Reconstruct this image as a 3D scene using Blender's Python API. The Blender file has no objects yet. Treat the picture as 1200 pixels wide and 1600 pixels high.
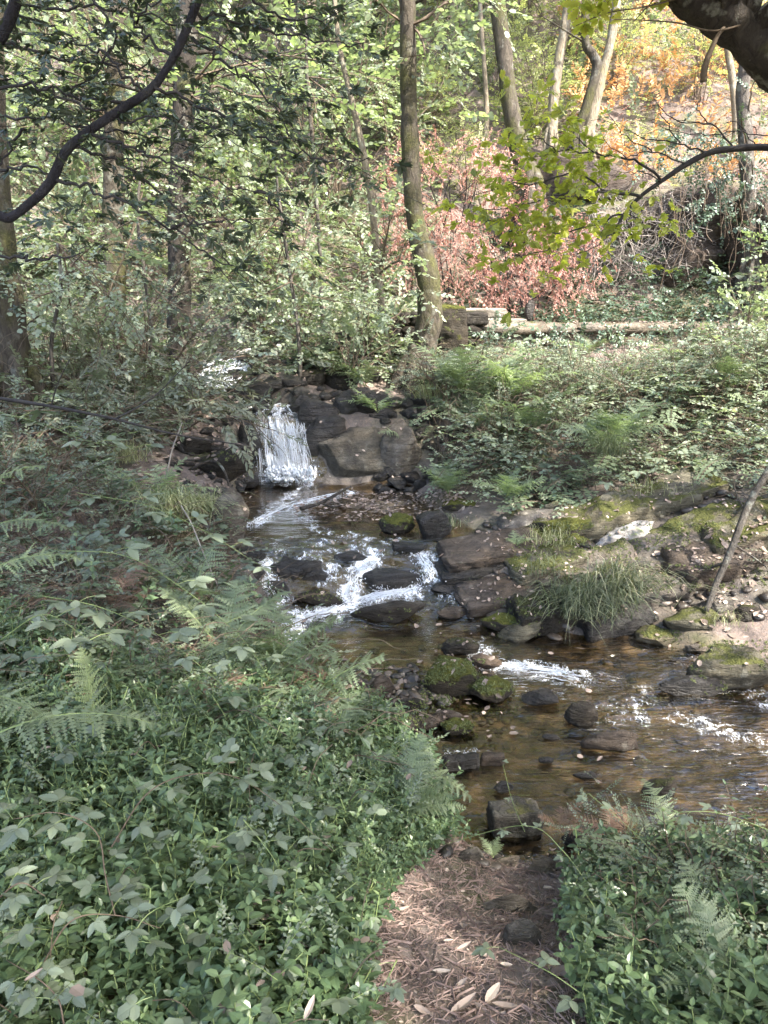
import bpy, math, random
import numpy as np
from mathutils import Vector, Matrix
from mathutils.bvhtree import BVHTree

# ------------------------------------------------------------------ camera, light, exposure
sc = bpy.context.scene
COL = sc.collection
PITCH = 16.26
CH = 2.1
cam_d = bpy.data.cameras.new('camera'); cam = bpy.data.objects.new('camera', cam_d); COL.objects.link(cam)
cam_d.sensor_fit = 'VERTICAL'; cam_d.sensor_height = 32.0; cam_d.lens = 24.0
cam_d.clip_start = 0.05; cam_d.clip_end = 400
cam.location = (0, 0, CH); cam.rotation_euler = (math.radians(90 - PITCH), 0, 0)
sc.camera = cam
SUN_EL, SUN_AZ = 48.0, 132.0          # azimuth clockwise from +Y (the view direction)
world = bpy.data.worlds.new('World'); sc.world = world; world.use_nodes = True
wn = world.node_tree; wn.nodes.clear()
sky = wn.nodes.new('ShaderNodeTexSky'); sky.sky_type = 'NISHITA'; sky.sun_disc = False
sky.sun_elevation = math.radians(SUN_EL); sky.sun_rotation = math.radians(SUN_AZ)
sky.air_density = 1.0; sky.dust_density = 2.5; sky.ozone_density = 1.0
bg = wn.nodes.new('ShaderNodeBackground'); bg.inputs[1].default_value = 0.15
wo = wn.nodes.new('ShaderNodeOutputWorld')
wn.links.new(sky.outputs[0], bg.inputs[0]); wn.links.new(bg.outputs[0], wo.inputs[0])
sun_d = bpy.data.lights.new('sun', 'SUN'); sun_d.energy = 2.5; sun_d.angle = math.radians(0.6); sun_d.color = (1, 0.93, 0.80)
sun = bpy.data.objects.new('sun', sun_d); COL.objects.link(sun)
_e, _a = math.radians(SUN_EL), math.radians(SUN_AZ)
SUNV = Vector((math.sin(_a) * math.cos(_e), math.cos(_a) * math.cos(_e), math.sin(_e)))
sun.rotation_euler = SUNV.to_track_quat('Z', 'Y').to_euler()
vs = sc.view_settings; vs.view_transform = 'Standard'; vs.look = 'None'; vs.gamma = 1.0; vs.use_curve_mapping = False
vs.exposure = 2.98
sc.cycles.max_bounces = 6; sc.cycles.diffuse_bounces = 3; sc.cycles.glossy_bounces = 3
sc.cycles.transmission_bounces = 3; sc.cycles.transparent_max_bounces = 8
sc.cycles.caustics_reflective = False; sc.cycles.caustics_refractive = False
sc.cycles.sample_clamp_indirect = 4.0
sc.cycles.use_denoising = True

# ------------------------------------------------------------------ numeric helpers
_sp, _cp = math.sin(math.radians(PITCH)), math.cos(math.radians(PITCH))
def pray(px, py):
    yr = (800 - np.asarray(py, float)) / 1200.0
    return (np.asarray(px, float) - 600) / 1200.0, _cp + yr * _sp, -_sp + yr * _cp
def P(px, py, Y):
    x, dy, dz = pray(px, py); t = Y / dy
    return np.array([x * t, Y, CH + dz * t])
def PT(lst):      # [(px,py,Y)...] -> Nx3
    return np.array([P(*q) for q in lst])
def ppm(py, Y):   # photo pixels per metre at that place
    return 1200.0 / (Y / pray(0, py)[1])

def _h(ix, iy, iz, s):
    n = (ix * 374761393 + iy * 668265263 + iz * 2147483647 + s * 1274126177) & 0xffffffff
    n = ((n ^ (n >> 13)) * 1274126177) & 0xffffffff
    n = (n ^ (n >> 16)) & 0xffffffff
    return n.astype(np.float64) / 4294967295.0
def vnoise(p, s=0):
    p = np.asarray(p, float); i = np.floor(p).astype(np.int64); f = p - i; f = f * f * (3 - 2 * f)
    x, y, z = i[:, 0], i[:, 1], i[:, 2]; fx, fy, fz = f[:, 0], f[:, 1], f[:, 2]
    def L(a, b, t): return a + (b - a) * t
    r = [L(L(_h(x, y, z + k, s), _h(x + 1, y, z + k, s), fx), L(_h(x, y + 1, z + k, s), _h(x + 1, y + 1, z + k, s), fx), fy) for k in (0, 1)]
    return L(r[0], r[1], fz) * 2 - 1
def fbm(p, o=4, s=0, g=0.5):
    a, t, q = 1.0, 0.0, np.asarray(p, float)
    for k in range(o):
        t = t + a * vnoise(q, s + k * 17); a *= g; q = q * 2.03 + 11.3
    return t
def fbm2(x, y, f, o=4, s=0):
    return fbm(np.stack([x * f, y * f, np.zeros_like(x) + .5], 1), o, s)
def sstep(a, b, x):
    t = np.clip((x - a) / (b - a), 0, 1); return t * t * (3 - 2 * t)
def smooth_poly(pts, n=8):
    pts = np.asarray(pts, float); m = len(pts)
    if m < 3: 
        t = np.linspace(0, 1, n + 1)[:, None]; return pts[0] * (1 - t) + pts[-1] * t
    out = []
    e = np.vstack([2 * pts[0] - pts[1], pts, 2 * pts[-1] - pts[-2]])
    for i in range(m - 1):
        p0, p1, p2, p3 = e[i:i + 4]
        for t in np.linspace(0, 1, n, endpoint=False):
            out.append(.5 * ((2 * p1) + (-p0 + p2) * t + (2 * p0 - 5 * p1 + 4 * p2 - p3) * t * t + (-p0 + 3 * p1 - 3 * p2 + p3) * t ** 3))
    out.append(pts[-1]); return np.array(out)

# ------------------------------------------------------------------ stream and terrain
_WY = np.array([-60, 4.45, 4.62, 4.85, 5.02, 5.2, 6.7, 6.88, 7.0, 7.18, 7.3, 8.1, 8.3, 8.9, 9.15, 14, 60])
_WZ = np.array([0, 0, .05, .13, .27, .33, .35, .40, .62, .92, 1.0, 1.03, 1.08, 1.26, 1.29, 1.34, 1.5])
def W(x, y):
    yy = y - .10 * np.sin(2.7 * x + 1.0) * sstep(4.0, 4.6, y) * (1 - sstep(5.6, 6.2, y))
    return np.interp(yy, _WY, _WZ)
STREAM = np.array([(.34,2.45),(.30,2.9),(.15,3.15),(-.13,3.47),(-.36,3.87),(-.66,4.36),(-.80,4.85),(-.88,5.0),(-1.06,5.68),(-1.27,6.6),
    (-1.24,6.88),(-1.20,7.3),(-1.7,7.9),(-2.05,8.2),(-2.4,9.3),(-2.75,10.3),(-2.6,11.0),(-1.9,11.1),(-1.5,10.7),(-1.45,10.2),(-1.58,9.0),(-1.45,8.2),
    (-.98,7.62),(-.74,7.3),(-.66,6.88),(-.55,6.8),(.22,6.72),(.44,6.05),(.60,5.55),(.50,5.15),(.55,4.95),(.62,4.55),(1.03,4.38),
    (1.6,4.35),(1.9,4.1),(2.06,3.66),(3.2,3.9),(5,4.1),(8,4.3),(8,2.0),(5,2.1),(3,2.1),(1.43,2.32),(.9,2.42)])
def sdist(x, y):
    """signed distance to the stream outline, positive inside"""
    x = np.asarray(x, float); y = np.asarray(y, float)
    d = np.full(x.shape, 1e9); ins = np.zeros(x.shape, bool); n = len(STREAM)
    for i in range(n):
        ax, ay = STREAM[i]; bx, by = STREAM[(i + 1) % n]
        ex, ey = bx - ax, by - ay; l2 = ex * ex + ey * ey
        t = np.clip(((x - ax) * ex + (y - ay) * ey) / l2, 0, 1)
        d = np.minimum(d, np.hypot(x - ax - ex * t, y - ay - ey * t))
        c = ((ay > y) != (by > y)) & (x < (bx - ax) * (y - ay) / ((by - ay) if by != ay else 1e-9) + ax)
        ins ^= c
    return np.where(ins, d, -d)
CTRL = np.array([
 (.2,1.3,.48),(.25,1.7,.36),(.3,2.1,.20),(.5,2.36,.06),(0,0,.52),(0,-2,.55),(2,0,.6),(-2,0,.65),(5,0,.8),(-5,0,.9),(.8,1.5,.40),(1.5,1.5,.45),(2.2,1.8,.3),(.9,2.2,.13),(1.4,2.2,.13),(3,1.8,.35),
 (-.5,1.5,.5),(-1.5,1.5,.62),(-.2,2.1,.36),(-1,2.5,.50),(.05,2.6,.22),(-.2,3.0,.24),(-.75,3.5,.34),(-2,3,.72),(-4,3,1.0),(-1.15,4.4,.36),(-1.9,4.4,.62),(-3.5,5,1.15),
 (-1.35,5.5,.55),(-2,6,.82),(-4,7,1.45),(-1.65,7,.95),(-2.5,8,1.15),(-3.5,9,1.35),(-3.4,10.5,1.5),(-6,10,2.0),(-5,11.2,1.8),(-7,6,1.9),
 (-.75,7.7,1.05),(-.4,8.1,1.12),(.38,8.4,1.12),(-1.1,9,1.32),(0,9.5,1.5),(.5,9.6,1.55),(-.9,10.5,1.5),(0,7.35,.62),(.45,6.95,.45),(-.25,7.1,.45),(.0,7.7,.95),
 (.65,5.9,.42),(1,6.5,.55),(1.5,7.5,.9),(1.2,8.5,1.2),(2.5,6,.68),(2.5,7.5,1.0),(2.5,8.9,1.3),(4,5.2,.95),(4,7,1.2),(4,8.9,1.4),(1.4,5.1,.27),(.85,4.95,.17),
 (2,5,.38),(1,4.62,.08),(1.7,4.6,.14),(2.4,4.6,.32),(3,5.4,.75),(5,5,1.0),(2.6,4.15,.2),(6,7,1.4),(8,6,1.5),
 (1.2,9.7,1.6),(3,9.7,1.6),(5,9.7,1.65),(1.5,10.8,1.62),(3,10.6,1.62),(5,10.8,1.8),(0,11,1.62),(-2,11.2,1.6),(7,10,2.0)])
def _tps():
    X = CTRL[:, :2]; n = len(X)
    d = np.hypot(X[:, None, 0] - X[None, :, 0], X[:, None, 1] - X[None, :, 1])
    K = np.where(d > 0, d * d * np.log(d + 1e-12), 0) + np.eye(n) * .02
    A = np.zeros((n + 3, n + 3)); A[:n, :n] = K; A[:n, n] = 1; A[:n, n + 1:] = X; A[n, :n] = 1; A[n + 1:, :n] = X.T
    return np.linalg.solve(A, np.concatenate([CTRL[:, 2], [0, 0, 0]]))
_TW = _tps()
def bank(x, y):
    yc = np.clip(y, -2, 11.2); xc = np.clip(x, -7, 7)
    z = _TW[-3] + _TW[-2] * xc + _TW[-1] * yc
    for (cx, cy, _), w in zip(CTRL, _TW[:-3]):
        d2 = (xc - cx) ** 2 + (yc - cy) ** 2
        z = z + w * .5 * d2 * np.log(d2 + 1e-12)
    z = z + np.maximum(0, y - 11.0) * 1.0 + np.maximum(0, np.abs(x) - 7) * .5
    z = z - np.maximum(0, y - 46) * .8                       # the hill rounds off above, carried up unseen to keep sky off the water
    z = z + sstep(11.2, 12.5, y) * (.45 * fbm2(x, y, .45, 4, 5))
    return z
def terrain(x, y):
    x = np.asarray(x, float); y = np.asarray(y, float); sh = x.shape; x = x.ravel(); y = y.ravel()
    b = bank(x, y) + .03 * fbm2(x, y, 2.2, 4, 3)
    near = (np.abs(x) < 9) & (y > 1) & (y < 15.5)
    out = b.copy()
    if near.any():
        xn, yn = x[near], y[near]
        s = sdist(xn, yn) + .05 * fbm2(xn, yn, 3.0, 3, 9)
        w = W(xn, yn)
        dep = .05 + .08 * sstep(.1, .9, s) + .025 * fbm2(xn, yn, 3.5, 3, 21)
        ledge = sstep(4.45, 4.7, yn) * (1 - sstep(5.3, 5.6, yn))
        dep = dep * (1 - ledge) + ledge * (.045 + .045 * fbm2(xn, yn, 4.0, 4, 31))
        leafy = np.exp(-(((xn + .02) / .72) ** 2 + ((yn - 6.2) / .40) ** 2) ** 1.5)      # leaf-covered slab just under the surface
        dep = dep * (1 - leafy) + leafy * (-.006 + .012 * fbm2(xn, yn, 6, 2, 4))
        bar = np.exp(-(((xn - .12) / .42) ** 2 + ((yn - 3.75) / .34) ** 2) ** 2)
        dep = dep * (1 - bar) + bar * .012
        bed = w - dep
        t = sstep(-.16, .04, s)
        bn = np.maximum(out[near], w + .015) 
        out[near] = bn * (1 - t) + bed * t
    return out.reshape(sh)
def TZ(x, y): return float(terrain(np.array([x]), np.array([y]))[0])
def hit(px, py, water=True):
    """where the photo's pixel meets ground or water"""
    dx, dy, dz = pray(px, py)
    ys = np.linspace(.9, 24, 1200); t = ys / dy
    xs = dx * t; zs = CH + dz * t
    g = terrain(xs, ys)
    if water:
        s = sdist(xs, ys); g = np.where(s > 0, np.maximum(g, W(xs, ys)), g)
    k = np.argmax(zs < g)
    if not (zs < g).any(): k = len(ys) - 1
    return np.array([xs[k], ys[k], g[k]])

# ------------------------------------------------------------------ mesh soup
class Soup:
    def __init__(s): s.v = []; s.f = []; s.m = []; s.r = []; s.n = 0
    def add(s, v, f, m=0, r=0.5):
        v = np.asarray(v, np.float32).reshape(-1, 3); f = np.asarray(f, np.int32).reshape(-1, 3)
        s.v.append(v); s.f.append(f + s.n); s.n += len(v)
        s.m.append(np.broadcast_to(np.asarray(m, np.int32), (len(f),)).copy())
        s.r.append(np.broadcast_to(np.asarray(r, np.float32), (len(f),)).copy())
    def arrays(s):
        return np.concatenate(s.v), np.concatenate(s.f), np.concatenate(s.m), np.concatenate(s.r)
def mesh_from(name, V, F, M, R, mats, smooth=False):
    me = bpy.data.meshes.new(name)
    me.vertices.add(len(V)); me.vertices.foreach_set('co', np.ascontiguousarray(V, np.float32).ravel())
    me.loops.add(len(F) * 3); me.loops.foreach_set('vertex_index', np.ascontiguousarray(F, np.int32).ravel())
    me.polygons.add(len(F)); me.polygons.foreach_set('loop_start', np.arange(0, len(F) * 3, 3, dtype=np.int32))
    me.polygons.foreach_set('loop_total', np.full(len(F), 3, np.int32))
    for m in mats: me.materials.append(m)
    me.polygons.foreach_set('material_index', np.ascontiguousarray(M, np.int32))
    me.polygons.foreach_set('use_smooth', np.full(len(F), smooth, bool))
    a = me.attributes.new('rnd', 'FLOAT', 'FACE'); a.data.foreach_set('value', np.ascontiguousarray(R, np.float32))
    me.update(calc_edges=True); return me
def build(name, soup, mats, parent=None, smooth=False, origin=None):
    V, F, M, R = soup.arrays() if isinstance(soup, Soup) else soup
    if not isinstance(mats, (list, tuple)): mats = [mats]
    off = np.array(parent.location) if parent is not None else (np.array(origin) if origin is not None else np.zeros(3))
    o = bpy.data.objects.new(name, mesh_from(name, V - off.astype(np.float32), F, M, R, mats, smooth))
    COL.objects.link(o)
    if parent is not None: o.parent = parent
    elif origin is not None: o.location = origin
    return o
def tag(o, label=None, cat=None, group=None, kind=None):
    if label: o['label'] = label
    if cat: o['category'] = cat
    if group: o['group'] = group
    if kind: o['kind'] = kind
    return o
def thing(name, label, cat, loc=(0, 0, 0), group=None):
    o = bpy.data.objects.new(name, None); COL.objects.link(o); o.location = loc; o.empty_display_size = .1
    return tag(o, label, cat, group)
def link(name, me, parent=None, loc=(0, 0, 0), rot=(0, 0, 0), scale=1.0):
    o = bpy.data.objects.new(name, me); COL.objects.link(o)
    if parent is not None: o.parent = parent
    o.location = loc; o.rotation_euler = rot
    o.scale = (scale,) * 3 if np.isscalar(scale) else scale
    return o
def frames(d, u):
    d = d / (np.linalg.norm(d, axis=1, keepdims=True) + 1e-9)
    z = u - (u * d).sum(1, keepdims=True) * d
    bad = np.linalg.norm(z, axis=1) < 1e-3; z[bad] = np.array([.3, .9, .1])
    z = z / (np.linalg.norm(z, axis=1, keepdims=True) + 1e-9)
    y = np.cross(z, d)
    return np.stack([d, y, z], 2)          # columns
def scatter(soup, tpls, pos, d, u=None, scale=1.0, rng=None, rs=.5):
    """merge copies of templates (V,F,M,R) into the soup"""
    n = len(pos)
    if n == 0: return
    pos = np.asarray(pos, float); d = np.asarray(d, float)
    if u is None: u = np.tile([0, 0, 1.0], (n, 1))
    Rm = frames(d, np.asarray(u, float)); sc_ = np.broadcast_to(np.asarray(scale, float), (n,))
    k = rng.integers(0, len(tpls), n); ri = rng.random(n)
    for j, (V, F, M, R) in enumerate(tpls):
        ix = np.where(k == j)[0]
        if len(ix) == 0: continue
        vv = np.einsum('nij,vj->nvi', Rm[ix], V) * sc_[ix, None, None] + pos[ix, None, :]
        ff = F[None] + (np.arange(len(ix)) * len(V))[:, None, None]
        rr = (R[None] * (1 - rs) + ri[ix, None] * rs)
        soup.add(vv.reshape(-1, 3), ff.reshape(-1, 3), np.tile(M, len(ix)), rr.reshape(-1))
def tube(soup, pts, rad, sides=6, m=0, r=.5, lump=0.0, seed=0):
    pts = np.asarray(pts, float); n = len(pts); rad = np.broadcast_to(np.asarray(rad, float), (n,))
    t = np.gradient(pts, axis=0); t /= (np.linalg.norm(t, axis=1, keepdims=True) + 1e-9)
    ref = np.array([0.13, .97, .2]) if abs(t[:, 1]).mean() < .8 else np.array([.97, .1, .2])
    a = np.cross(t, ref); a /= (np.linalg.norm(a, axis=1, keepdims=True) + 1e-9); b = np.cross(t, a)
    th = np.arange(sides) * 2 * math.pi / sides
    ring = a[:, None] * np.cos(th)[None, :, None] + b[:, None] * np.sin(th)[None, :, None]
    rr = rad[:, None] * np.ones((n, sides))
    if lump: 
        q = (pts[:, None] + ring * rad[:, None, None]).reshape(-1, 3)
        rr = rr * (1 + lump * (fbm(q * np.array([9, 9, 4]), 3, seed) + .6 * fbm(q * np.array([30, 30, 12]), 2, seed + 5)).reshape(n, sides))
    V = pts[:, None] + ring * rr[:, :, None]
    i = np.arange(n - 1)[:, None] * sides; j = np.arange(sides)[None]; jn = (j + 1) % sides
    q0, q1, q2, q3 = i + j, i + jn, i + sides + jn, i + sides + j
    F = np.concatenate([np.stack([q0, q1, q2], -1).reshape(-1, 3), np.stack([q0, q2, q3], -1).reshape(-1, 3)])
    V = V.reshape(-1, 3); nv = len(V)
    if sides <= 3: soup.add(V, F, m, r); return
    V = np.vstack([V, pts[:1], pts[-1:]])
    cap0 = np.stack([np.full(sides, nv), (j[0] + 1) % sides, j[0]], 1); L = (n - 1) * sides
    cap1 = np.stack([np.full(sides, nv + 1), L + j[0], L + (j[0] + 1) % sides], 1)
    soup.add(V, np.vstack([F, cap0, cap1]), m, r)

# ------------------------------------------------------------------ materials
class NT:
    def __init__(s, name):
        s.mat = bpy.data.materials.new(name); s.mat.use_nodes = True; s.t = s.mat.node_tree; s.t.nodes.clear()
        s.out = s.t.nodes.new('ShaderNodeOutputMaterial')
    def n(s, kind, **kw):
        o = s.t.nodes.new('ShaderNode' + kind)
        for k, v in kw.items(): setattr(o, k, v)
        return o
    def l(s, a, b): s.t.links.new(a, b)
    def noise(s, scale, detail=4, rough=.55, vec=None, dist=0):
        o = s.n('TexNoise'); o.inputs['Scale'].default_value = scale; o.inputs['Detail'].default_value = detail
        o.inputs['Roughness'].default_value = rough; o.inputs['Distortion'].default_value = dist
        if vec is not None: s.l(vec, o.inputs['Vector'])
        return o.outputs['Fac']
    def ramp(s, fac, stops, interp='LINEAR'):
        o = s.n('ValToRGB'); cr = o.color_ramp; cr.interpolation = interp
        while len(cr.elements) < len(stops): cr.elements.new(.5)
        for e, (p, c) in zip(cr.elements, stops):
            e.position = p; e.color = (*c, 1) if not np.isscalar(c) else (c, c, c, 1)
        s.l(fac, o.inputs[0]); return o.outputs[0]
    def mix(s, fac, a, b, mode='MIX'):
        o = s.n('Mix', data_type='RGBA', blend_type=mode)
        for sock, v in ((o.inputs[0], fac), (o.inputs[6], a), (o.inputs[7], b)):
            if hasattr(v, 'links'): s.l(v, sock)
            elif np.isscalar(v): sock.default_value = v
            else: sock.default_value = (*v, 1)
        return o.outputs[2]
    def math(s, op, a, b=0.0, clamp=False):
        o = s.n('Math', operation=op, use_clamp=clamp)
        for sock, v in ((o.inputs[0], a), (o.inputs[1], b)):
            if hasattr(v, 'links'): s.l(v, sock)
            else: sock.default_value = v
        return o.outputs[0]
    def attr(s, name): 
        o = s.n('Attribute'); o.attribute_name = name; return o.outputs['Fac']
    def pos(s, scale=(1, 1, 1), rot=(0, 0, 0), obj=True):
        tc = s.n('TexCoord') if obj else s.n('NewGeometry'); mp = s.n('Mapping')
        s.l(tc.outputs['Object' if obj else 'Position'], mp.inputs['Vector'])
        mp.inputs['Scale'].default_value = scale; mp.inputs['Rotation'].default_value = rot
        return mp.outputs[0]
    def nz(s):
        g = s.n('NewGeometry'); x = s.n('SeparateXYZ'); s.l(g.outputs['Normal'], x.inputs[0]); return x.outputs[2]
    def bump(s, h, strength=.5, dist=.02):
        b = s.n('Bump'); b.inputs['Strength'].default_value = strength; b.inputs['Distance'].default_value = dist
        s.l(h, b.inputs['Height']); return b.outputs[0]
    def bsdf(s, color, rough=.6, normal=None, spec=.5, link=True):
        p = s.n('BsdfPrincipled')
        for nm, v in (('Base Color', color), ('Roughness', rough), ('Specular IOR Level', spec)):
            if hasattr(v, 'links'): s.l(v, p.inputs[nm])
            elif np.isscalar(v): p.inputs[nm].default_value = v
            else: p.inputs[nm].default_value = (*v, 1)
        if normal is not None: s.l(normal, p.inputs['Normal'])
        if link: s.l(p.outputs[0], s.out.inputs[0])
        return p

def leaf_mat(name, stops, rough=.42, trans=.35, spec=.5, tmul=(1.45, 1.6, .85), ds=.66):
    stops = [(p, tuple((c[i] * ds + (.27 * c[0] + .55 * c[1] + .18 * c[2]) * (1 - ds)) * 1.2 for i in range(3))) for p, c in stops]
    t = NT(name); r = t.attr('rnd')
    oi = t.n('ObjectInfo')
    f = t.math('ADD', t.math('MULTIPLY', r, .8), t.math('MULTIPLY', oi.outputs['Random'], .2))
    c = t.ramp(f, stops)
    spots = t.noise(60, 2, .5, t.pos())
    c = t.mix(t.math('MULTIPLY', spots, .35), c, t.mix(1.0, c, (.75, .8, .6), 'MULTIPLY'))
    p = t.bsdf(c, rough, None, spec, False)
    tr = t.n('BsdfTranslucent'); t.l(t.mix(1.0, c, tmul, 'MULTIPLY'), tr.inputs[0])
    ms = t.n('MixShader'); ms.inputs[0].default_value = trans
    t.l(p.outputs[0], ms.inputs[1]); t.l(tr.outputs[0], ms.inputs[2]); t.l(ms.outputs[0], t.out.inputs[0])
    return t.mat
G = {}
G['cover'] = leaf_mat('ground_cover_leaf', [(0, (.020, .040, .018)), (.45, (.060, .105, .044)), (.8, (.125, .185, .076)), (1, (.27, .34, .12))], .30, .20, .5, (1.45, 1.6, .85), .80)
G['bramble'] = leaf_mat('bramble_leaf', [(0, (.06, .085, .055)), (.5, (.10, .135, .085)), (.9, (.14, .18, .10)), (1, (.24, .25, .10))], .42, .24, .5)
G['shrub'] = leaf_mat('shrub_leaf', [(0, (.09, .125, .065)), (.5, (.15, .20, .10)), (.85, (.21, .27, .12)), (1, (.36, .35, .14))], .42, .42)
G['pale'] = leaf_mat('pale_leaf', [(0, (.13, .17, .115)), (.5, (.20, .25, .16)), (1, (.30, .35, .21))], .38, .35)
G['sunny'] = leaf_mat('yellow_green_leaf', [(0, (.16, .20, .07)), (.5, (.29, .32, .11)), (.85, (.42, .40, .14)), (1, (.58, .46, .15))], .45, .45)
G['laurel'] = leaf_mat('dark_laurel_leaf', [(0, (.022, .038, .022)), (.6, (.042, .066, .036)), (.95, (.065, .10, .045)), (1, (.14, .17, .06))], .36, .18)
G['olive'] = leaf_mat('olive_leaf', [(0, (.07, .082, .05)), (.6, (.12, .135, .08)), (1, (.19, .19, .11))], .36, .22)
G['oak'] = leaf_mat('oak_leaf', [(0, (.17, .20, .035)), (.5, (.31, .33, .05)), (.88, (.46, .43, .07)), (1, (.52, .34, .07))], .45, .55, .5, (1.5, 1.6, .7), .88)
G['ivy'] = leaf_mat('ivy_leaf', [(0, (.03, .06, .038)), (.6, (.055, .105, .06)), (1, (.11, .18, .09))], .36, .18)
G['fern'] = leaf_mat('fern_leaf', [(0, (.085, .125, .065)), (.5, (.135, .185, .09)), (1, (.19, .245, .12))], .5, .38)
G['fernlight'] = leaf_mat('bright_fern_leaf', [(0, (.14, .195, .085)), (.5, (.20, .265, .115)), (1, (.27, .33, .14))], .5, .42)
G['ferndead'] = leaf_mat('dead_fern_leaf', [(0, (.12, .055, .035)), (.5, (.20, .11, .07)), (1, (.30, .20, .12))], .7, .3, .2, (1.3, 1.1, .8))
G['rust'] = leaf_mat('russet_leaf', [(0, (.20, .10, .085)), (.5, (.38, .21, .18)), (1, (.54, .34, .29))], .6, .38, .3, (1.25, 1.0, .9), .9)
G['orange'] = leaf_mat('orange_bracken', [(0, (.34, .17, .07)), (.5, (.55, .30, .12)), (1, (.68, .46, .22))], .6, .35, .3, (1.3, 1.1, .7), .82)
G['litter'] = leaf_mat('fallen_leaf', [(0, (.07, .045, .036)), (.35, (.17, .115, .092)), (.7, (.30, .205, .165)), (.94, (.42, .31, .25)), (1, (.52, .44, .24))], .55, .12, .4, (1.2, 1.0, .8))
G['grass'] = leaf_mat('grass_blade', [(0, (.06, .08, .045)), (.5, (.10, .13, .065)), (.85, (.20, .21, .10)), (1, (.38, .34, .20))], .45, .25)
G['grassdry'] = leaf_mat('dry_grass_blade', [(0, (.12, .15, .05)), (.4, (.24, .26, .10)), (.8, (.38, .36, .17)), (1, (.50, .44, .28))], .5, .25)
G['moss'] = leaf_mat('moss_tuft', [(0, (.045, .06, .012)), (.5, (.09, .11, .02)), (1, (.17, .19, .04))], .8, .15, .2)

def twig_mat(name, a, b, rough=.8):
    t = NT(name); f = t.noise(25, 3, .6, t.pos()); t.bsdf(t.ramp(f, [(.3, a), (.7, b)]), rough, t.bump(t.noise(80, 3, .6, t.pos()), .5, .004), .3); return t.mat
M_TWIG = twig_mat('brown_twig', (.07, .05, .035), (.15, .115, .085))
M_DTWIG = twig_mat('dark_twig', (.018, .016, .018), (.045, .04, .04))
M_PTWIG = twig_mat('pale_twig', (.17, .15, .135), (.34, .30, .27))
M_GSTEM = twig_mat('green_stem', (.10, .15, .05), (.20, .24, .10), .5)
M_PATHTWIG = twig_mat('path_needles', (.12, .08, .07), (.32, .235, .205))

def bark_mat(name, a, b, moss, mossc=((.045, .048, .018), (.11, .11, .04)), lich=.5):
    t = NT(name); v = t.pos((1, 1, .35)); f = t.noise(22, 6, .65, v, 1.2); f2 = t.noise(3.0, 4, .6, t.pos((1, 1, .6)))
    c = t.ramp(f, [(.30, a), (.68, b)])
    lich = t.ramp(t.noise(9, 5, .6, t.pos()), [(.56, 0.), (.64, lich)])
    c = t.mix(lich, c, (.30, .31, .27))
    mc = t.ramp(t.noise(45, 3, .6, t.pos()), [(.3, mossc[0]), (.7, mossc[1])])
    mf = t.ramp(f2, [(max(0., .72 - moss), 0.), (min(1., .86 - moss), 1.)])
    c = t.mix(mf, c, mc)
    t.bsdf(c, .85, t.bump(t.math('ADD', f, t.math('MULTIPLY', t.noise(70, 4, .7, t.pos()), .4)), .9, .03), .3)
    return t.mat
B_DARK = bark_mat('dark_bark', (.014, .012, .011), (.062, .052, .044), .16)
B_MOSS = bark_mat('mossy_bark', (.022, .018, .014), (.095, .08, .062), .24, ((.032, .032, .012), (.09, .088, .032)), lich=.25)
B_GREY = bark_mat('grey_bark', (.035, .030, .027), (.13, .115, .10), .12)
B_PALE = bark_mat('pale_bark', (.11, .09, .065), (.30, .255, .19), .14, ((.16, .15, .05), (.30, .28, .10)))
B_BOUGH = bark_mat('smooth_dark_bark', (.010, .009, .013), (.034, .031, .038), -.2, lich=.06)

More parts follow.
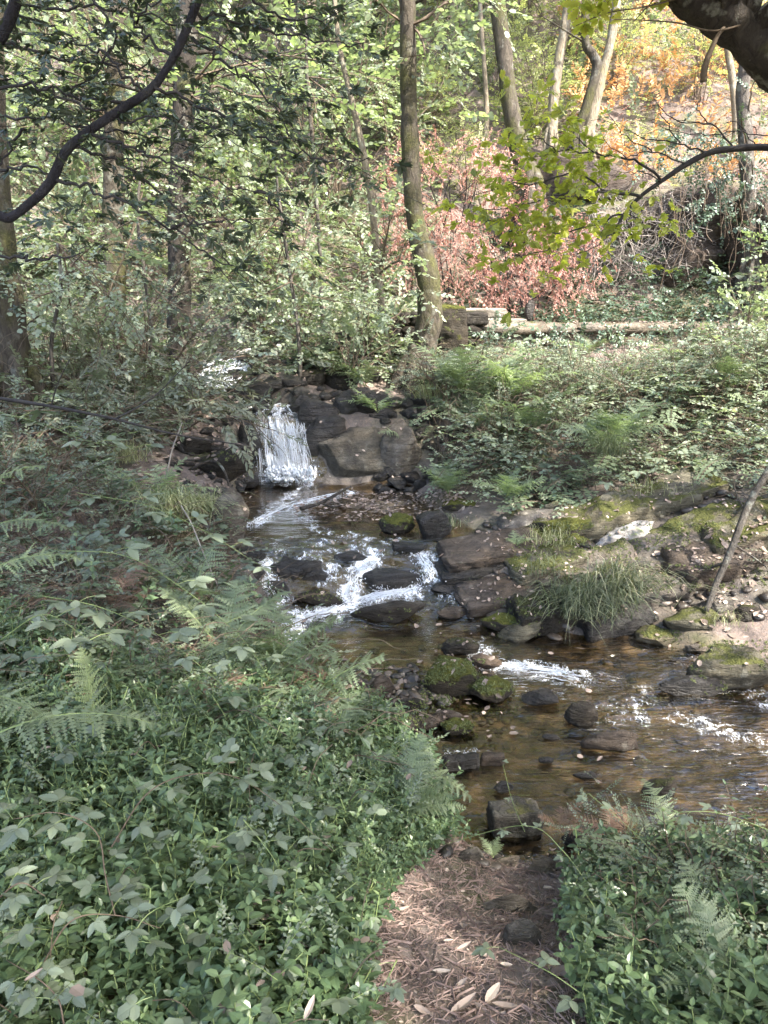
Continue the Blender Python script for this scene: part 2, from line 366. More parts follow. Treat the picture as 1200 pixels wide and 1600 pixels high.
def rock_mat(name, a, b, moss=.5, wet=.3, mossc=((.04, .05, .012), (.13, .14, .03)), mthr=.35, lichen=.3, strata=.55):
    t = NT(name); v = t.pos()
    oi = t.n('ObjectInfo'); off = t.n('VectorMath', operation='ADD'); t.l(v, off.inputs[0])
    sc3 = t.n('Combine' + 'XYZ'); 
    for i in range(3): t.l(t.math('MULTIPLY', oi.outputs['Random'], 13.7 + i * 5), sc3.inputs[i])
    t.l(sc3.outputs[0], off.inputs[1]); v = off.outputs[0]
    f = t.noise(7, 8, .65, v, .4); fine = t.noise(60, 4, .7, v)
    c = t.ramp(f, [(.28, a), (.52, tuple((x + y) / 2 for x, y in zip(a, b))), (.75, b)])
    c = t.mix(t.math('MULTIPLY', fine, .5), c, t.mix(1.0, c, (.5, .48, .46), 'MULTIPLY'))
    mp = t.n('Mapping'); t.l(v, mp.inputs['Vector']); mp.inputs['Scale'].default_value = (1.2, 1.2, 9); mp.inputs['Rotation'].default_value = (.25, .2, 0)
    stra = t.noise(3.0, 6, .7, mp.outputs[0], .8); crk = t.n('TexVoronoi', feature='DISTANCE_TO_EDGE'); crk.inputs['Scale'].default_value = 3.2
    t.l(t.mix(.30, v, t.n('TexNoise').outputs['Color']) if False else mp.outputs[0], crk.inputs['Vector'])
    ck = t.ramp(crk.outputs['Distance'], [(.0, 0.), (.035, 1.)])
    c = t.mix(t.ramp(stra, [(.42, 0.), (.60, strata)]), c, t.mix(1.0, c, (.42, .40, .38), 'MULTIPLY'))
    c = t.mix(t.ramp(t.noise(2.2, 4, .6, v), [(.45, 0.), (.65, .5)]), c, t.mix(1.0, c, (1.35, 1.15, .9), 'MULTIPLY'))
    lf = t.ramp(t.noise(14, 5, .6, v), [(.60, 0.), (.66, lichen)])
    c = t.mix(lf, c, (.36, .35, .30))
    mf = t.math('ADD', t.math('MULTIPLY', t.nz(), .55), t.math('MULTIPLY', t.noise(4.5, 7, .7, v), 1.7))
    mf = t.ramp(mf, [(0., 0.), (1., 1.)]) if moss > 9 else t.math('MULTIPLY', t.math('SUBTRACT', mf, 1.72 - moss), 7., True)
    mc = t.ramp(t.math('ADD', t.math('MULTIPLY', t.noise(38, 4, .65, v), .6), t.math('MULTIPLY', t.noise(8, 4, .6, v), .4)), [(.3, mossc[0]), (.72, mossc[1])])
    c = t.mix(mf, c, mc)
    rg = t.math('ADD', .80 - wet * .42, t.math('MULTIPLY', mf, .3), True)
    h = t.math('ADD', t.math('MULTIPLY', f, .8), t.math('MULTIPLY', fine, .35)); h = t.math('ADD', h, t.math('MULTIPLY', stra, 1.6 * strata)); h = t.math('ADD', h, t.math('MULTIPLY', ck, .12))
    h = t.math('ADD', h, t.math('MULTIPLY', mf, t.math('MULTIPLY', t.noise(90, 3, .7, v), .8)))
    t.bsdf(c, rg, t.bump(h, 1.0, .035), .22 + .25 * (wet > .7))
    return t.mat
R = {
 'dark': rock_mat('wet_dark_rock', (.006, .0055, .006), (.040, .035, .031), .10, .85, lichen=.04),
 'darkmoss': rock_mat('dark_mossy_rock', (.010, .009, .008), (.058, .050, .041), .34, .6, ((.022, .025, .008), (.062, .066, .020)), lichen=.06),
 'moss': rock_mat('thick_mossed_rock', (.018, .016, .012), (.07, .06, .048), .70, .3, ((.032, .037, .008), (.125, .13, .028)), lichen=.05),
 'brown': rock_mat('brown_river_rock', (.030, .024, .020), (.135, .108, .088), .10, .5, lichen=.15),
 'grey': rock_mat('grey_rock', (.045, .040, .035), (.23, .205, .18), .30, .25, ((.05, .053, .018), (.14, .14, .05))),
 'pale': rock_mat('pale_quartz_rock', (.22, .20, .19), (.60, .57, .54), .22, .1, ((.07, .075, .02), (.17, .17, .05))),
 'greenish': rock_mat('lichen_green_rock', (.035, .033, .025), (.19, .175, .13), .48, .25, ((.04, .045, .014), (.13, .135, .04))),
 'boulder': rock_mat('boulder_rock', (.024, .022, .020), (.155, .142, .118), .24, .25, ((.05, .05, .02), (.14, .135, .05)), lichen=.15, strata=.35),
 'wall': rock_mat('wall_stone', (.05, .044, .036), (.20, .18, .15), .36, .05, strata=.1),
 'coping': rock_mat('coping_stone', (.06, .053, .044), (.25, .22, .185), .26, .05, strata=.05),
 'cliff': rock_mat('cliff_rock', (.03, .024, .022), (.17, .14, .125), .25, .05, lichen=.08),
 'step': rock_mat('step_stone', (.13, .115, .098), (.36, .325, .28), .12, .05, strata=.05),
}
def ground_mat():
    t = NT('forest_soil'); v = t.pos()
    f = t.noise(6, 8, .7, v); g = t.noise(40, 5, .7, v); c = t.ramp(f, [(.3, (.060, .048, .042)), (.5, (.12, .095, .085)), (.72, (.22, .18, .165))])
    c = t.mix(t.ramp(g, [(.5, 0.), (.7, .6)]), c, (.24, .165, .13))
    c = t.mix(t.ramp(t.noise(1.3, 4, .6, v), [(.48, 0.), (.60, .7)]), c, (.06, .07, .022))
    wet = t.attr('wet'); c = t.mix(wet, c, t.ramp(t.noise(5, 7, .7, v), [(.3, (.022, .018, .013)), (.55, (.11, .083, .054)), (.8, (.28, .21, .13))]))  # bed's light tone turned golden to stand in for warm reflections on water
    ro = t.attr('rocky_and_shade'); c = t.mix(ro, c, t.ramp(t.noise(9, 7, .65, v), [(.3, (.03, .028, .026)), (.6, (.10, .085, .075)), (.8, (.17, .14, .12))]))
    rg = t.math('SUBTRACT', .9, t.math('MULTIPLY', ro, .55))
    t.bsdf(c, rg, t.bump(t.math('ADD', f, t.math('MULTIPLY', g, .5)), .8, .03), .4); return t.mat
M_GROUND = ground_mat()
def water_mat(name='stream_water', fs=(46, 30, 30), fstr=.22):
    t = NT(name)
    v = t.pos((2.2, 5.5, 1)); a = t.noise(2.4, 3, .5, v, .6); b = t.noise(9, 2, .5, t.pos((1, 2.0, 1)), .3)
    rp = t.noise(1.0, 2, .45, t.pos((5.5, 34, 1), (0, 0, .06)), 1.1)
    h = t.math('ADD', t.math('ADD', t.math('MULTIPLY', a, .6), t.math('MULTIPLY', b, .3)), t.math('MULTIPLY', rp, .5))
    bp = t.n('Bump'); bp.inputs['Distance'].default_value = .03; t.l(h, bp.inputs['Height'])
    t.l(t.math('ADD', fstr, t.math('MULTIPLY', t.attr('rough'), 1.1)), bp.inputs['Strength'])
    gl = t.n('BsdfGlossy'); gl.inputs['Roughness'].default_value = .04; gl.inputs[0].default_value = (1, 1, 1, 1); t.l(bp.outputs[0], gl.inputs['Normal'])
    tr = t.n('BsdfTransparent'); tr.inputs[0].default_value = (.80, .73, .60, 1)
    fr = t.n('Fresnel'); fr.inputs[0].default_value = 1.36; t.l(bp.outputs[0], fr.inputs['Normal'])
    ms = t.n('MixShader'); t.l(t.math('MULTIPLY', fr.outputs[0], 2.1, True), ms.inputs[0]); t.l(tr.outputs[0], ms.inputs[1]); t.l(gl.outputs[0], ms.inputs[2])
    # foam
    fm = t.attr('foam')
    st = t.noise(1.0, 5, .72, t.pos(fs), 1.8); st2 = t.noise(120, 3, .7, t.pos(), .5); st3 = t.noise(11, 3, .6, t.pos(), 1.0)
    k = t.math('ADD', t.math('ADD', t.math('MULTIPLY', st, .9), t.math('MULTIPLY', st2, .14)), t.math('MULTIPLY', st3, .66))
    cov = t.math('SUBTRACT', t.math('ADD', t.math('MULTIPLY', fm, .52), t.math('MULTIPLY', t.math('SUBTRACT', k, .85), 2.6)), .24)
    cov = t.math('MULTIPLY', cov, 2.2, True)
    cov = t.math('MULTIPLY', cov, t.math('MULTIPLY', fm, 5.0, True))
    fo = t.bsdf((.84, .86, .90), .5, t.bump(st2, .6, .02), .5, False)
    m2 = t.n('MixShader'); t.l(cov, m2.inputs[0]); t.l(ms.outputs[0], m2.inputs[1]); t.l(fo.outputs[0], m2.inputs[2]); t.l(m2.outputs[0], t.out.inputs[0])
    return t.mat
M_WATER = water_mat()
def foam_mat():
    t = NT('white_water'); p = t.bsdf((.86, .88, .92), .35, None, .6, False)
    tr = t.n('BsdfTranslucent'); tr.inputs[0].default_value = (.8, .85, .9, 1)
    ms = t.n('MixShader'); ms.inputs[0].default_value = .35; t.l(p.outputs[0], ms.inputs[1]); t.l(tr.outputs[0], ms.inputs[2]); t.l(ms.outputs[0], t.out.inputs[0]); return t.mat
M_FOAM = foam_mat()

# ------------------------------------------------------------------ ground, stream, sky
def axis(fine0, fine1, step, lo, hi):
    a = list(np.arange(fine0, fine1, step)); x, d = a[0], step
    left = []
    while x > lo: d *= 1.16; x -= d; left.append(x)
    x, d = a[-1], step; right = []
    while x < hi: d *= 1.16; x += d; right.append(x)
    return np.array(left[::-1] + a + right)
def sheet(xs, ys, zf):
    X, Y = np.meshgrid(xs, ys); Z = zf(X.ravel(), Y.ravel())
    V = np.stack([X.ravel(), Y.ravel(), Z], 1); nx, ny = len(xs), len(ys)
    i = (np.arange(ny - 1)[:, None] * nx + np.arange(nx - 1)[None]).ravel()
    F = np.concatenate([np.stack([i, i + 1, i + nx + 1], 1), np.stack([i, i + nx + 1, i + nx], 1)])
    return V, F
def vattr(me, name, vals):
    a = me.attributes.new(name, 'FLOAT', 'POINT'); a.data.foreach_set('value', np.ascontiguousarray(vals, np.float32))
gx = axis(-3.2, 3.4, .034, -60, 60); gy = axis(1.2, 10.2, .042, -40, 70)
GV, GF = sheet(gx, gy, terrain)
ground = build('ground', (GV, GF, np.zeros(len(GF)), np.zeros(len(GF))), M_GROUND, smooth=True); tag(ground, kind='structure')
_near = (np.abs(GV[:, 0]) < 9) & (GV[:, 1] > 1) & (GV[:, 1] < 15)
_s = np.full(len(GV), -9.0); _s[_near] = sdist(GV[_near, 0], GV[_near, 1])
vattr(ground.data, 'wet', sstep(-.12, .02, _s))
_ry = sstep(4.45, 4.6, GV[:, 1]) * (1 - sstep(5.35, 5.6, GV[:, 1])) + sstep(6.7, 6.9, GV[:, 1])
_gap_shade = sstep(4.3, 4.5, GV[:, 1]) * (1 - sstep(5.7, 6.2, GV[:, 1])) * sstep(.5, .8, GV[:, 0]) * (1 - sstep(3.3, 3.8, GV[:, 0]))  # darkens soil between the ledges, shade of the gaps put into colour
vattr(ground.data, 'rocky_and_shade', np.maximum(np.clip(_ry, 0, 1) * sstep(-.5, -.1, _s) * .9, _gap_shade * .75))

FOAM = [  # photo trace of each white streak, half width in metres, strength
 ([(392,822),(420,806),(452,792),(490,782),(545,770)], .05, .72),
 ([(415,800),(440,786),(470,760)], .05, .55),
 ([(424,744),(450,749),(474,744)], .06, 1.0),
 ([(590,868),(572,885),(556,900),(549,925)], .045, 1.0),
 ([(548,925),(545,944),(500,962),(460,974),(425,985)], .05, 1.0),
 ([(640,925),(600,930),(560,945),(520,958)], .045, .9),
 ([(655,868),(668,890),(680,905)], .05, .75),
 ([(500,880),(520,895)], .06, .45), ([(470,875),(500,862),(560,858)], .04, .4),
 ([(430,868),(480,850),(560,846),(640,846)], .03, .28), ([(455,800),(500,830),(560,838)], .05, .35), ([(600,870),(640,862),(700,866)], .03, .28), ([(575,905),(620,900),(650,905)], .04, .4), ([(412,900),(425,918),(438,940)], .06, .85), ([(400,955),(420,968),(440,980)], .06, .7),
 ([(700,930),(720,955)], .05, .35),
 ([(772,1042),(800,1045),(845,1050),(905,1062)], .055, .55), ([(735,1008),(760,1022)], .06, .4), ([(700, 850),(760,850)], .03, .3),
 ([(955,1112),(1010,1112),(1070,1126),(1140,1146),(1200,1170)], .06, .26), ([(920,1062),(1000,1075)], .04, .15),
 ([(1100,1066),(1160,1072),(1200,1100)], .04, .3), ([(890,1120),(960,1130)], .03, .25),
 ([(330,612),(350,596),(372,580)], .16, 1.0), ([(315,585),(345,566),(380,560)], .12, .8), ([(380,622),(420,636),(470,636)], .10, .7), ([(690,1178),(760,1182)],.03,.25)]
wx = axis(-3.0, 3.2, .022, -5, 9); wy = axis(2.0, 9.6, .022, 1.6, 14.5)
WX, WYg = np.meshgrid(wx, wy); wxf, wyf = WX.ravel(), WYg.ravel()
WS = sdist(wxf, wyf)
foam = np.zeros(len(wxf))
for pts, hw, st in FOAM:
    q = smooth_poly([hit(*p) for p in pts], 5)
    for a, b in zip(q[:-1], q[1:]):
        m = (np.abs(wxf - (a[0] + b[0]) / 2) < 1.0) & (np.abs(wyf - (a[1] + b[1]) / 2) < 1.0); 
        if not m.any(): continue
        x, y = wxf[m], wyf[m]; e = b[:2] - a[:2]; l2 = (e ** 2).sum() + 1e-9
        t = np.clip(((x - a[0]) * e[0] + (y - a[1]) * e[1]) / l2, 0, 1)
        d = np.hypot(x - a[0] - e[0] * t, y - a[1] - e[1] * t) + .045 * fbm2(x, y, 11, 3, 2)
        foam[m] = np.maximum(foam[m], st * np.clip(1.25 - d / hw / 1.9, 0, 1))
rip = np.clip((W(wxf + .001, wyf + .04) - W(wxf, wyf - .04)) * 10, 0, 1)
casc = sstep(4.4, 4.6, wyf) * (1 - sstep(5.3, 5.5, wyf)) + sstep(6.75, 6.85, wyf) * (1 - sstep(7.4, 7.6, wyf)) + sstep(8.1, 8.3, wyf) * (1 - sstep(9.1, 9.3, wyf))
right = sstep(.2, 1.2, wxf) * (1 - sstep(4.2, 4.5, wyf))
amp = .0025 + .011 * right + .012 * casc + .008 * np.clip(foam, 0, 1)
WZv = W(wxf, wyf) + amp * fbm(np.stack([wxf * 5.0 - wyf * 2.0, wyf * 15 + wxf * 2.0, wxf * 0], 1), 3, 77) + .02 * casc * fbm2(wxf, wyf, 6, 3, 8)
keep = WS > -.25
nx = len(wx); i = (np.arange(len(wy) - 1)[:, None] * nx + np.arange(nx - 1)[None]).ravel()
ok = keep[i] & keep[i + 1] & keep[i + nx] & keep[i + nx + 1]; i = i[ok]
F = np.concatenate([np.stack([i, i + 1, i + nx + 1], 1), np.stack([i, i + nx + 1, i + nx], 1)])
used = np.unique(F); rm = np.full(len(wxf), -1); rm[used] = np.arange(len(used))
water = build('stream_water', (np.stack([wxf, wyf, WZv], 1)[used], rm[F], np.zeros(len(F)), np.zeros(len(F))), M_WATER, smooth=True); tag(water, kind='structure')
vattr(water.data, 'foam', foam[used]); vattr(water.data, 'rough', (np.clip(casc, 0, 1) * .6 + right * .7 + np.clip(foam, 0, 1) * .3)[used])

# white water: strands of falling water, droplets and froth
rng = np.random.default_rng(11)
def strand(s, p0, p1, arch, w, jit=.01, n=9):
    t = np.linspace(0, 1, n)[:, None]; p0 = np.array(p0); p1 = np.array(p1)
    q = p0 * (1 - t) + p1 * t
    q[:, 2] = p0[2] + (p1[2] - p0[2]) * (t[:, 0] ** 2 * (1 - arch) + t[:, 0] * arch)
    q += rng.normal(0, jit, (1, 3)) + rng.normal(0, jit * .35, q.shape)
    wd = w * (.35 + .65 * np.sin(np.clip(t[:, 0] * .9 + .1, 0, 1) * math.pi)) * rng.uniform(.6, 1.3, n)
    tube(s, q, wd, 3, 0, rng.random())
def drops(s, c, spread, n, r=(.0025, .008)):
    for _ in range(n):
        p = np.array(c) + rng.normal(0, 1, 3) * spread; a = rng.uniform(*r)
        v = np.array([(1,0,0),(-1,0,0),(0,1,0),(0,-1,0),(0,0,1.3),(0,0,-1.3)]) * a + p
        s.add(v, [(0,2,4),(2,1,4),(1,3,4),(3,0,4),(2,0,5),(1,2,5),(3,1,5),(0,3,5)])
s = Soup()
for k in range(330):          # main fall: lip, bulge over the hidden rock, foot
    u = rng.random(); lob = .5 + .5 * math.sin(u * 19 + 1) 
    top = P(400 + 70 * u, 650 + rng.uniform(-5, 10) + 10 * abs(u - .45), 7.32 + rng.uniform(-.08, .05))
    bul = P(402 + 72 * u + rng.normal(0, 4), 664 + rng.uniform(-8, 10), 7.18)
    mid = P(410 + 66 * u + rng.normal(0, 4), 690 + rng.uniform(-16, 14), 7.05)
    foot = P(420 + 56 * u + rng.normal(0, 4) + 10 * (u - .4), 742 + rng.uniform(-26, 8), 6.84 + rng.uniform(-.03, .05))
    w_ = rng.choice([.0012, .002, .0035, .006], p=[.70, .25, .05, .0])
    if rng.random() < .75: strand(s, top, bul, .8, w_ * 1.3, .012, 5)
    if rng.random() < .75: strand(s, bul, mid, .4, w_ * 1.2, .010, 5)
    if u < .30 and rng.random() < .85: continue
    if lob < .35 and rng.random() < .7: continue
    strand(s, mid, foot, .3, w_, .008, 7)
for k in range(120):          # second spill from behind the dark rock at lower left
    u = rng.random(); strand(s, P(416 + 22 * u, 706 + 16 * u, 6.98), P(420 + 40 * u, 744 + rng.uniform(-8, 6), 6.82), .5, rng.choice([.0015, .003, .006]), .012, 5)
for k in range(12): strand(s, P(404 + rng.normal(0, 2.5), 700, 6.98), P(408 + rng.normal(0, 2), 748, 6.85), .3, .0009, .004)
drops(s, P(450, 740, 6.80), (.11, .05, .03), 420, (.0015, .006)); drops(s, P(438, 650, 7.28), (.15, .05, .03), 420, (.0015, .005)); drops(s, P(442, 700, 6.95), (.10, .05, .12), 100, (.0015, .004))
for k in range(70):           # froth at the foot
    p = P(rng.uniform(418, 488), rng.uniform(730, 752), 6.80 + rng.uniform(-.05, .05)); drops(s, p, .012, 3, (.008, .02))
for k in range(110):          # upper fall glimpsed through leaves
    u = rng.random(); a = P(318 + 58 * u + rng.normal(0, 3), 572 + rng.uniform(-8, 12), 8.9); b = P(308 + 60 * u + rng.normal(0, 4), 612 + rng.uniform(-18, 6), 8.4); strand(s, a, b, .6, rng.uniform(.003, .009), .015, 6)
drops(s, P(345, 596, 8.6), (.2, .1, .07), 260, (.004, .014))
def run(pts, n, w, j, dr=60):
    q = smooth_poly([hit(*p) + np.array([0, 0, .012]) for p in pts], 6)
    for k in range(n):
        a = rng.integers(0, max(1, len(q) - 5)); b = min(len(q), a + rng.integers(4, 8)); seg = q[a:b] + rng.normal(0, j, 3) * np.array([1, 1, .15])
        if len(seg) < 3: continue
        seg = seg + rng.normal(0, j * .2, seg.shape) * np.array([1, 1, .3])
        tube(s, seg, w * rng.uniform(.4, 1.2) * np.sin(np.linspace(.2, 2.9, len(seg))), 3, 0, .5)
    for k in range(dr * 3): drops(s, q[rng.integers(0, len(q))] + rng.normal(0, j * 1.1, 3) * [1, 1, .2], .006, 1, (.0015, .0045))
run([(594,866),(574,885),(556,900),(550,925),(547,940)], 55, .004, .022)
run([(545,940),(500,962),(460,974),(425,985)], 70, .0045, .022)
run([(640,926),(600,932),(560,945)], 45, .004, .02)
run([(590,905),(600,925)], 16, .004, .03, 20); run([(650,900),(655,912)], 10, .003, .03, 15)
run([(655,868),(668,890),(680,905)], 30, .003, .03, 30)
run([(412,900),(425,918),(438,940)], 45, .004, .03, 50)
run([(392,822),(420,806),(452,792),(490,782),(545,770)], 26, .004, .022, 50)
run([(775,1042),(800,1045),(845,1050),(905,1062)], 60, .003, .028, 50)
def fall_sheet(name, rows, foamf, seed, nu=90, nv=70, amp=.022):
    R_ = [np.array(smooth_poly(PT(r), 12)) for r in rows]; 
    prof = np.stack([np.stack([np.interp(np.linspace(0, 1, nu), np.linspace(0, 1, len(q)), q[:, c]) for c in range(3)], 1) for q in R_])
    cols = [smooth_poly(prof[:, i], 12) for i in range(nu)]; vv = np.linspace(0, 1, nv)
    G_ = np.stack([np.stack([np.interp(vv, np.linspace(0, 1, len(q)), q[:, c]) for c in range(3)], 1) for q in cols], 1)
    U, Vv = np.meshgrid(np.linspace(0, 1, nu), vv); n1 = fbm(np.stack([U.ravel() * 16 + 1.5 * np.sin(Vv.ravel() * 5), Vv.ravel() * 2.4, U.ravel() * 0 + seed], 1), 4, seed, .6).reshape(U.shape)
    n2 = fbm(np.stack([U.ravel() * 40, Vv.ravel() * 9, U.ravel() * 0 + seed], 1), 3, seed + 4).reshape(U.shape)
    G_[:, :, 1] -= amp * n1 + amp * .35 * n2; G_[:, :, 2] += amp * .5 * n2
    fo = np.clip(foamf(U, Vv) + .35 * n1, 0, 1)
    i = (np.arange(nv - 1)[:, None] * nu + np.arange(nu - 1)[None]).ravel(); F_ = np.concatenate([np.stack([i, i + 1, i + nu + 1], 1), np.stack([i, i + nu + 1, i + nu], 1)])
    o = build(name, (G_.reshape(-1, 3), F_, np.zeros(len(F_)), np.zeros(len(F_))), M_FALL, smooth=True); vattr(o.data, 'foam', fo.ravel()); vattr(o.data, 'rough', np.ones(nu * nv)); return o
M_FALL = water_mat('falling_water', (70, 70, 9), 1.0)
o = fall_sheet('waterfall', [[(396,646,7.36),(412,638,7.40),(434,644,7.42),(452,650,7.40),(472,652,7.36)], [(399,662,7.24),(418,652,7.22),(440,656,7.20),(460,662,7.22),(478,674,7.26)], [(406,688,7.12),(424,682,7.06),(444,684,7.03),(462,690,7.06),(480,704,7.12)], [(418,716,7.02),(434,714,6.96),(450,714,6.93),(466,718,6.95),(478,726,6.98)], [(420,745,6.84),(436,748,6.80),(450,750,6.78),(464,748,6.80),(478,746,6.84)]],
   lambda U, V: .75 + .25 * (V < .3) + .5 * np.clip((V - .8) * 5, 0, 1) - .12 * (V > .3) - .9 * np.exp(-(((U - .16) / .13) ** 2 + ((V - .62) / .2) ** 2)) - .35 * np.exp(-(((U - .5) / .1) ** 2 + ((V - .5) / .12) ** 2)), 3); tag(o, kind='structure')
o = fall_sheet('waterfall', [[(322,566,9.0),(350,562,9.1),(384,562,9.1)], [(312,586,8.7),(345,580,8.75),(380,580,8.8)], [(306,614,8.3),(340,616,8.3),(372,612,8.35)]], lambda U, V: .65 + 0 * U, 9, 60, 40, .03); tag(o, kind='structure')
ww = build('white_water', s, M_FOAM, smooth=True); tag(ww, kind='stuff', label='white falling water and froth of the little waterfalls')

# ------------------------------------------------------------------ rocks
import bmesh
_ico = {}
def ico(n):
    if n not in _ico:
        b = bmesh.new(); bmesh.ops.create_icosphere(b, subdivisions=n, radius=1.0)
        _ico[n] = (np.array([v.co[:] for v in b.verts]), np.array([[v.index for v in f.verts] for f in b.faces])); b.free()
    return _ico[n]
SOLIDS = [(GV[:, :], GF)]
def block_shape(dims, seed, n=4, soft=.10, rough=.03):
    V, F = ico(n); q = V / np.abs(V).max(1, keepdims=True); p = q * (1 - soft) + V * soft * 1.2; d = np.array(dims, float)
    p = p * (1 + .04 * fbm(p * 1.2 + seed, 2, seed)[:, None]); p = p * d / 2
    p = p + V * (rough * d.min() * (1.2 * fbm(p / d.min() * 1.3 + seed * 1.7, 4, seed + 1, .6)))[:, None]
    return p, F
def rock_shape(dims, seed, ang=.5, n=4, box=.0, rough=.07, planes=()):
    V, F = ico(n); r = np.random.default_rng(seed); p = V.copy()
    if box: 
        e = 1 - box; p = np.sign(p) * np.abs(p) ** e; p /= np.maximum(1, np.linalg.norm(p, axis=1, keepdims=True) * .85)
    p = p * (1 + .18 * fbm(p * 1.1 + seed, 2, seed)[:, None])
    for k in range(int(4 + ang * 10)):
        m = r.normal(0, 1, 3); m /= np.linalg.norm(m); d = r.uniform(.62, .92) - .12 * ang
        p = p - np.maximum(0, p @ m - d)[:, None] * m * (.6 + .38 * ang)
    for m, d in planes:
        m = np.array(m, float); m /= np.linalg.norm(m); p = p - np.maximum(0, p @ m - d)[:, None] * m * .97
    nr = V
    p = p + nr * (rough * fbm(p * 2.6 + seed * 3.1, 4, seed + 1, .55))[:, None]
    p = p + nr * (.018 * fbm(p * 9 + seed, 3, seed + 2, .6))[:, None]
    ex = np.abs(p).max(0); return p / ex * (np.array(dims) / 2), F
def put_rock(name, c, dims, rot, mat, seed, label, group=None, cat='rock', ang=.5, n=4, box=0., tilt=(0, 0), rough=.07, planes=()):
    V, F = rock_shape(dims, seed, ang, n, box, rough, planes) if box < .9 else block_shape(dims, seed, n, 1 - box + .03, rough)
    Rm = np.array(Matrix.Rotation(rot, 3, 'Z') @ Matrix.Rotation(tilt[1], 3, 'Y') @ Matrix.Rotation(tilt[0], 3, 'X'))
    V = V @ Rm.T
    o = bpy.data.objects.new(name, mesh_from(name, V, F, np.zeros(len(F)), np.zeros(len(F)), [R[mat]], True)); COL.objects.link(o); o.location = c
    SOLIDS.append((V + np.array(c), F)); return tag(o, label, cat, group)
def rock(px, py, w, h, mat, label, ang=.5, rot=0., tilt=0., box=0., seed=None, name='rock', group=None, cat='rock', n=4, Y=None, dr=.62, sink=.3, rough=.075):
    """px,py: middle of the visible foot in the photo; w,h: visible size there"""
    b = hit(px, py) if Y is None else P(px, py, Y)
    k = ppm(py, b[1]); dx, dy, dz = pray(px, py); se = -dz / math.hypot(dy, dz); ce = math.sqrt(1 - se * se)
    wm, hm = w / k, h / k
    dep = min(dr * wm, .6 * hm / max(se, .05)); H = max(.26 * wm, (hm - dep * se * .55) / ce)
    c = (b[0] , b[1] + dep / 2, b[2] + H * (1 - .5 * (1 + sink)))
    return put_rock(name, c, (wm, dep, H * (1 + sink)), rot, mat, seed if seed is not None else int(px * 7 + py), label, group, cat, ang, n, box, (0, math.radians(-tilt)), rough)
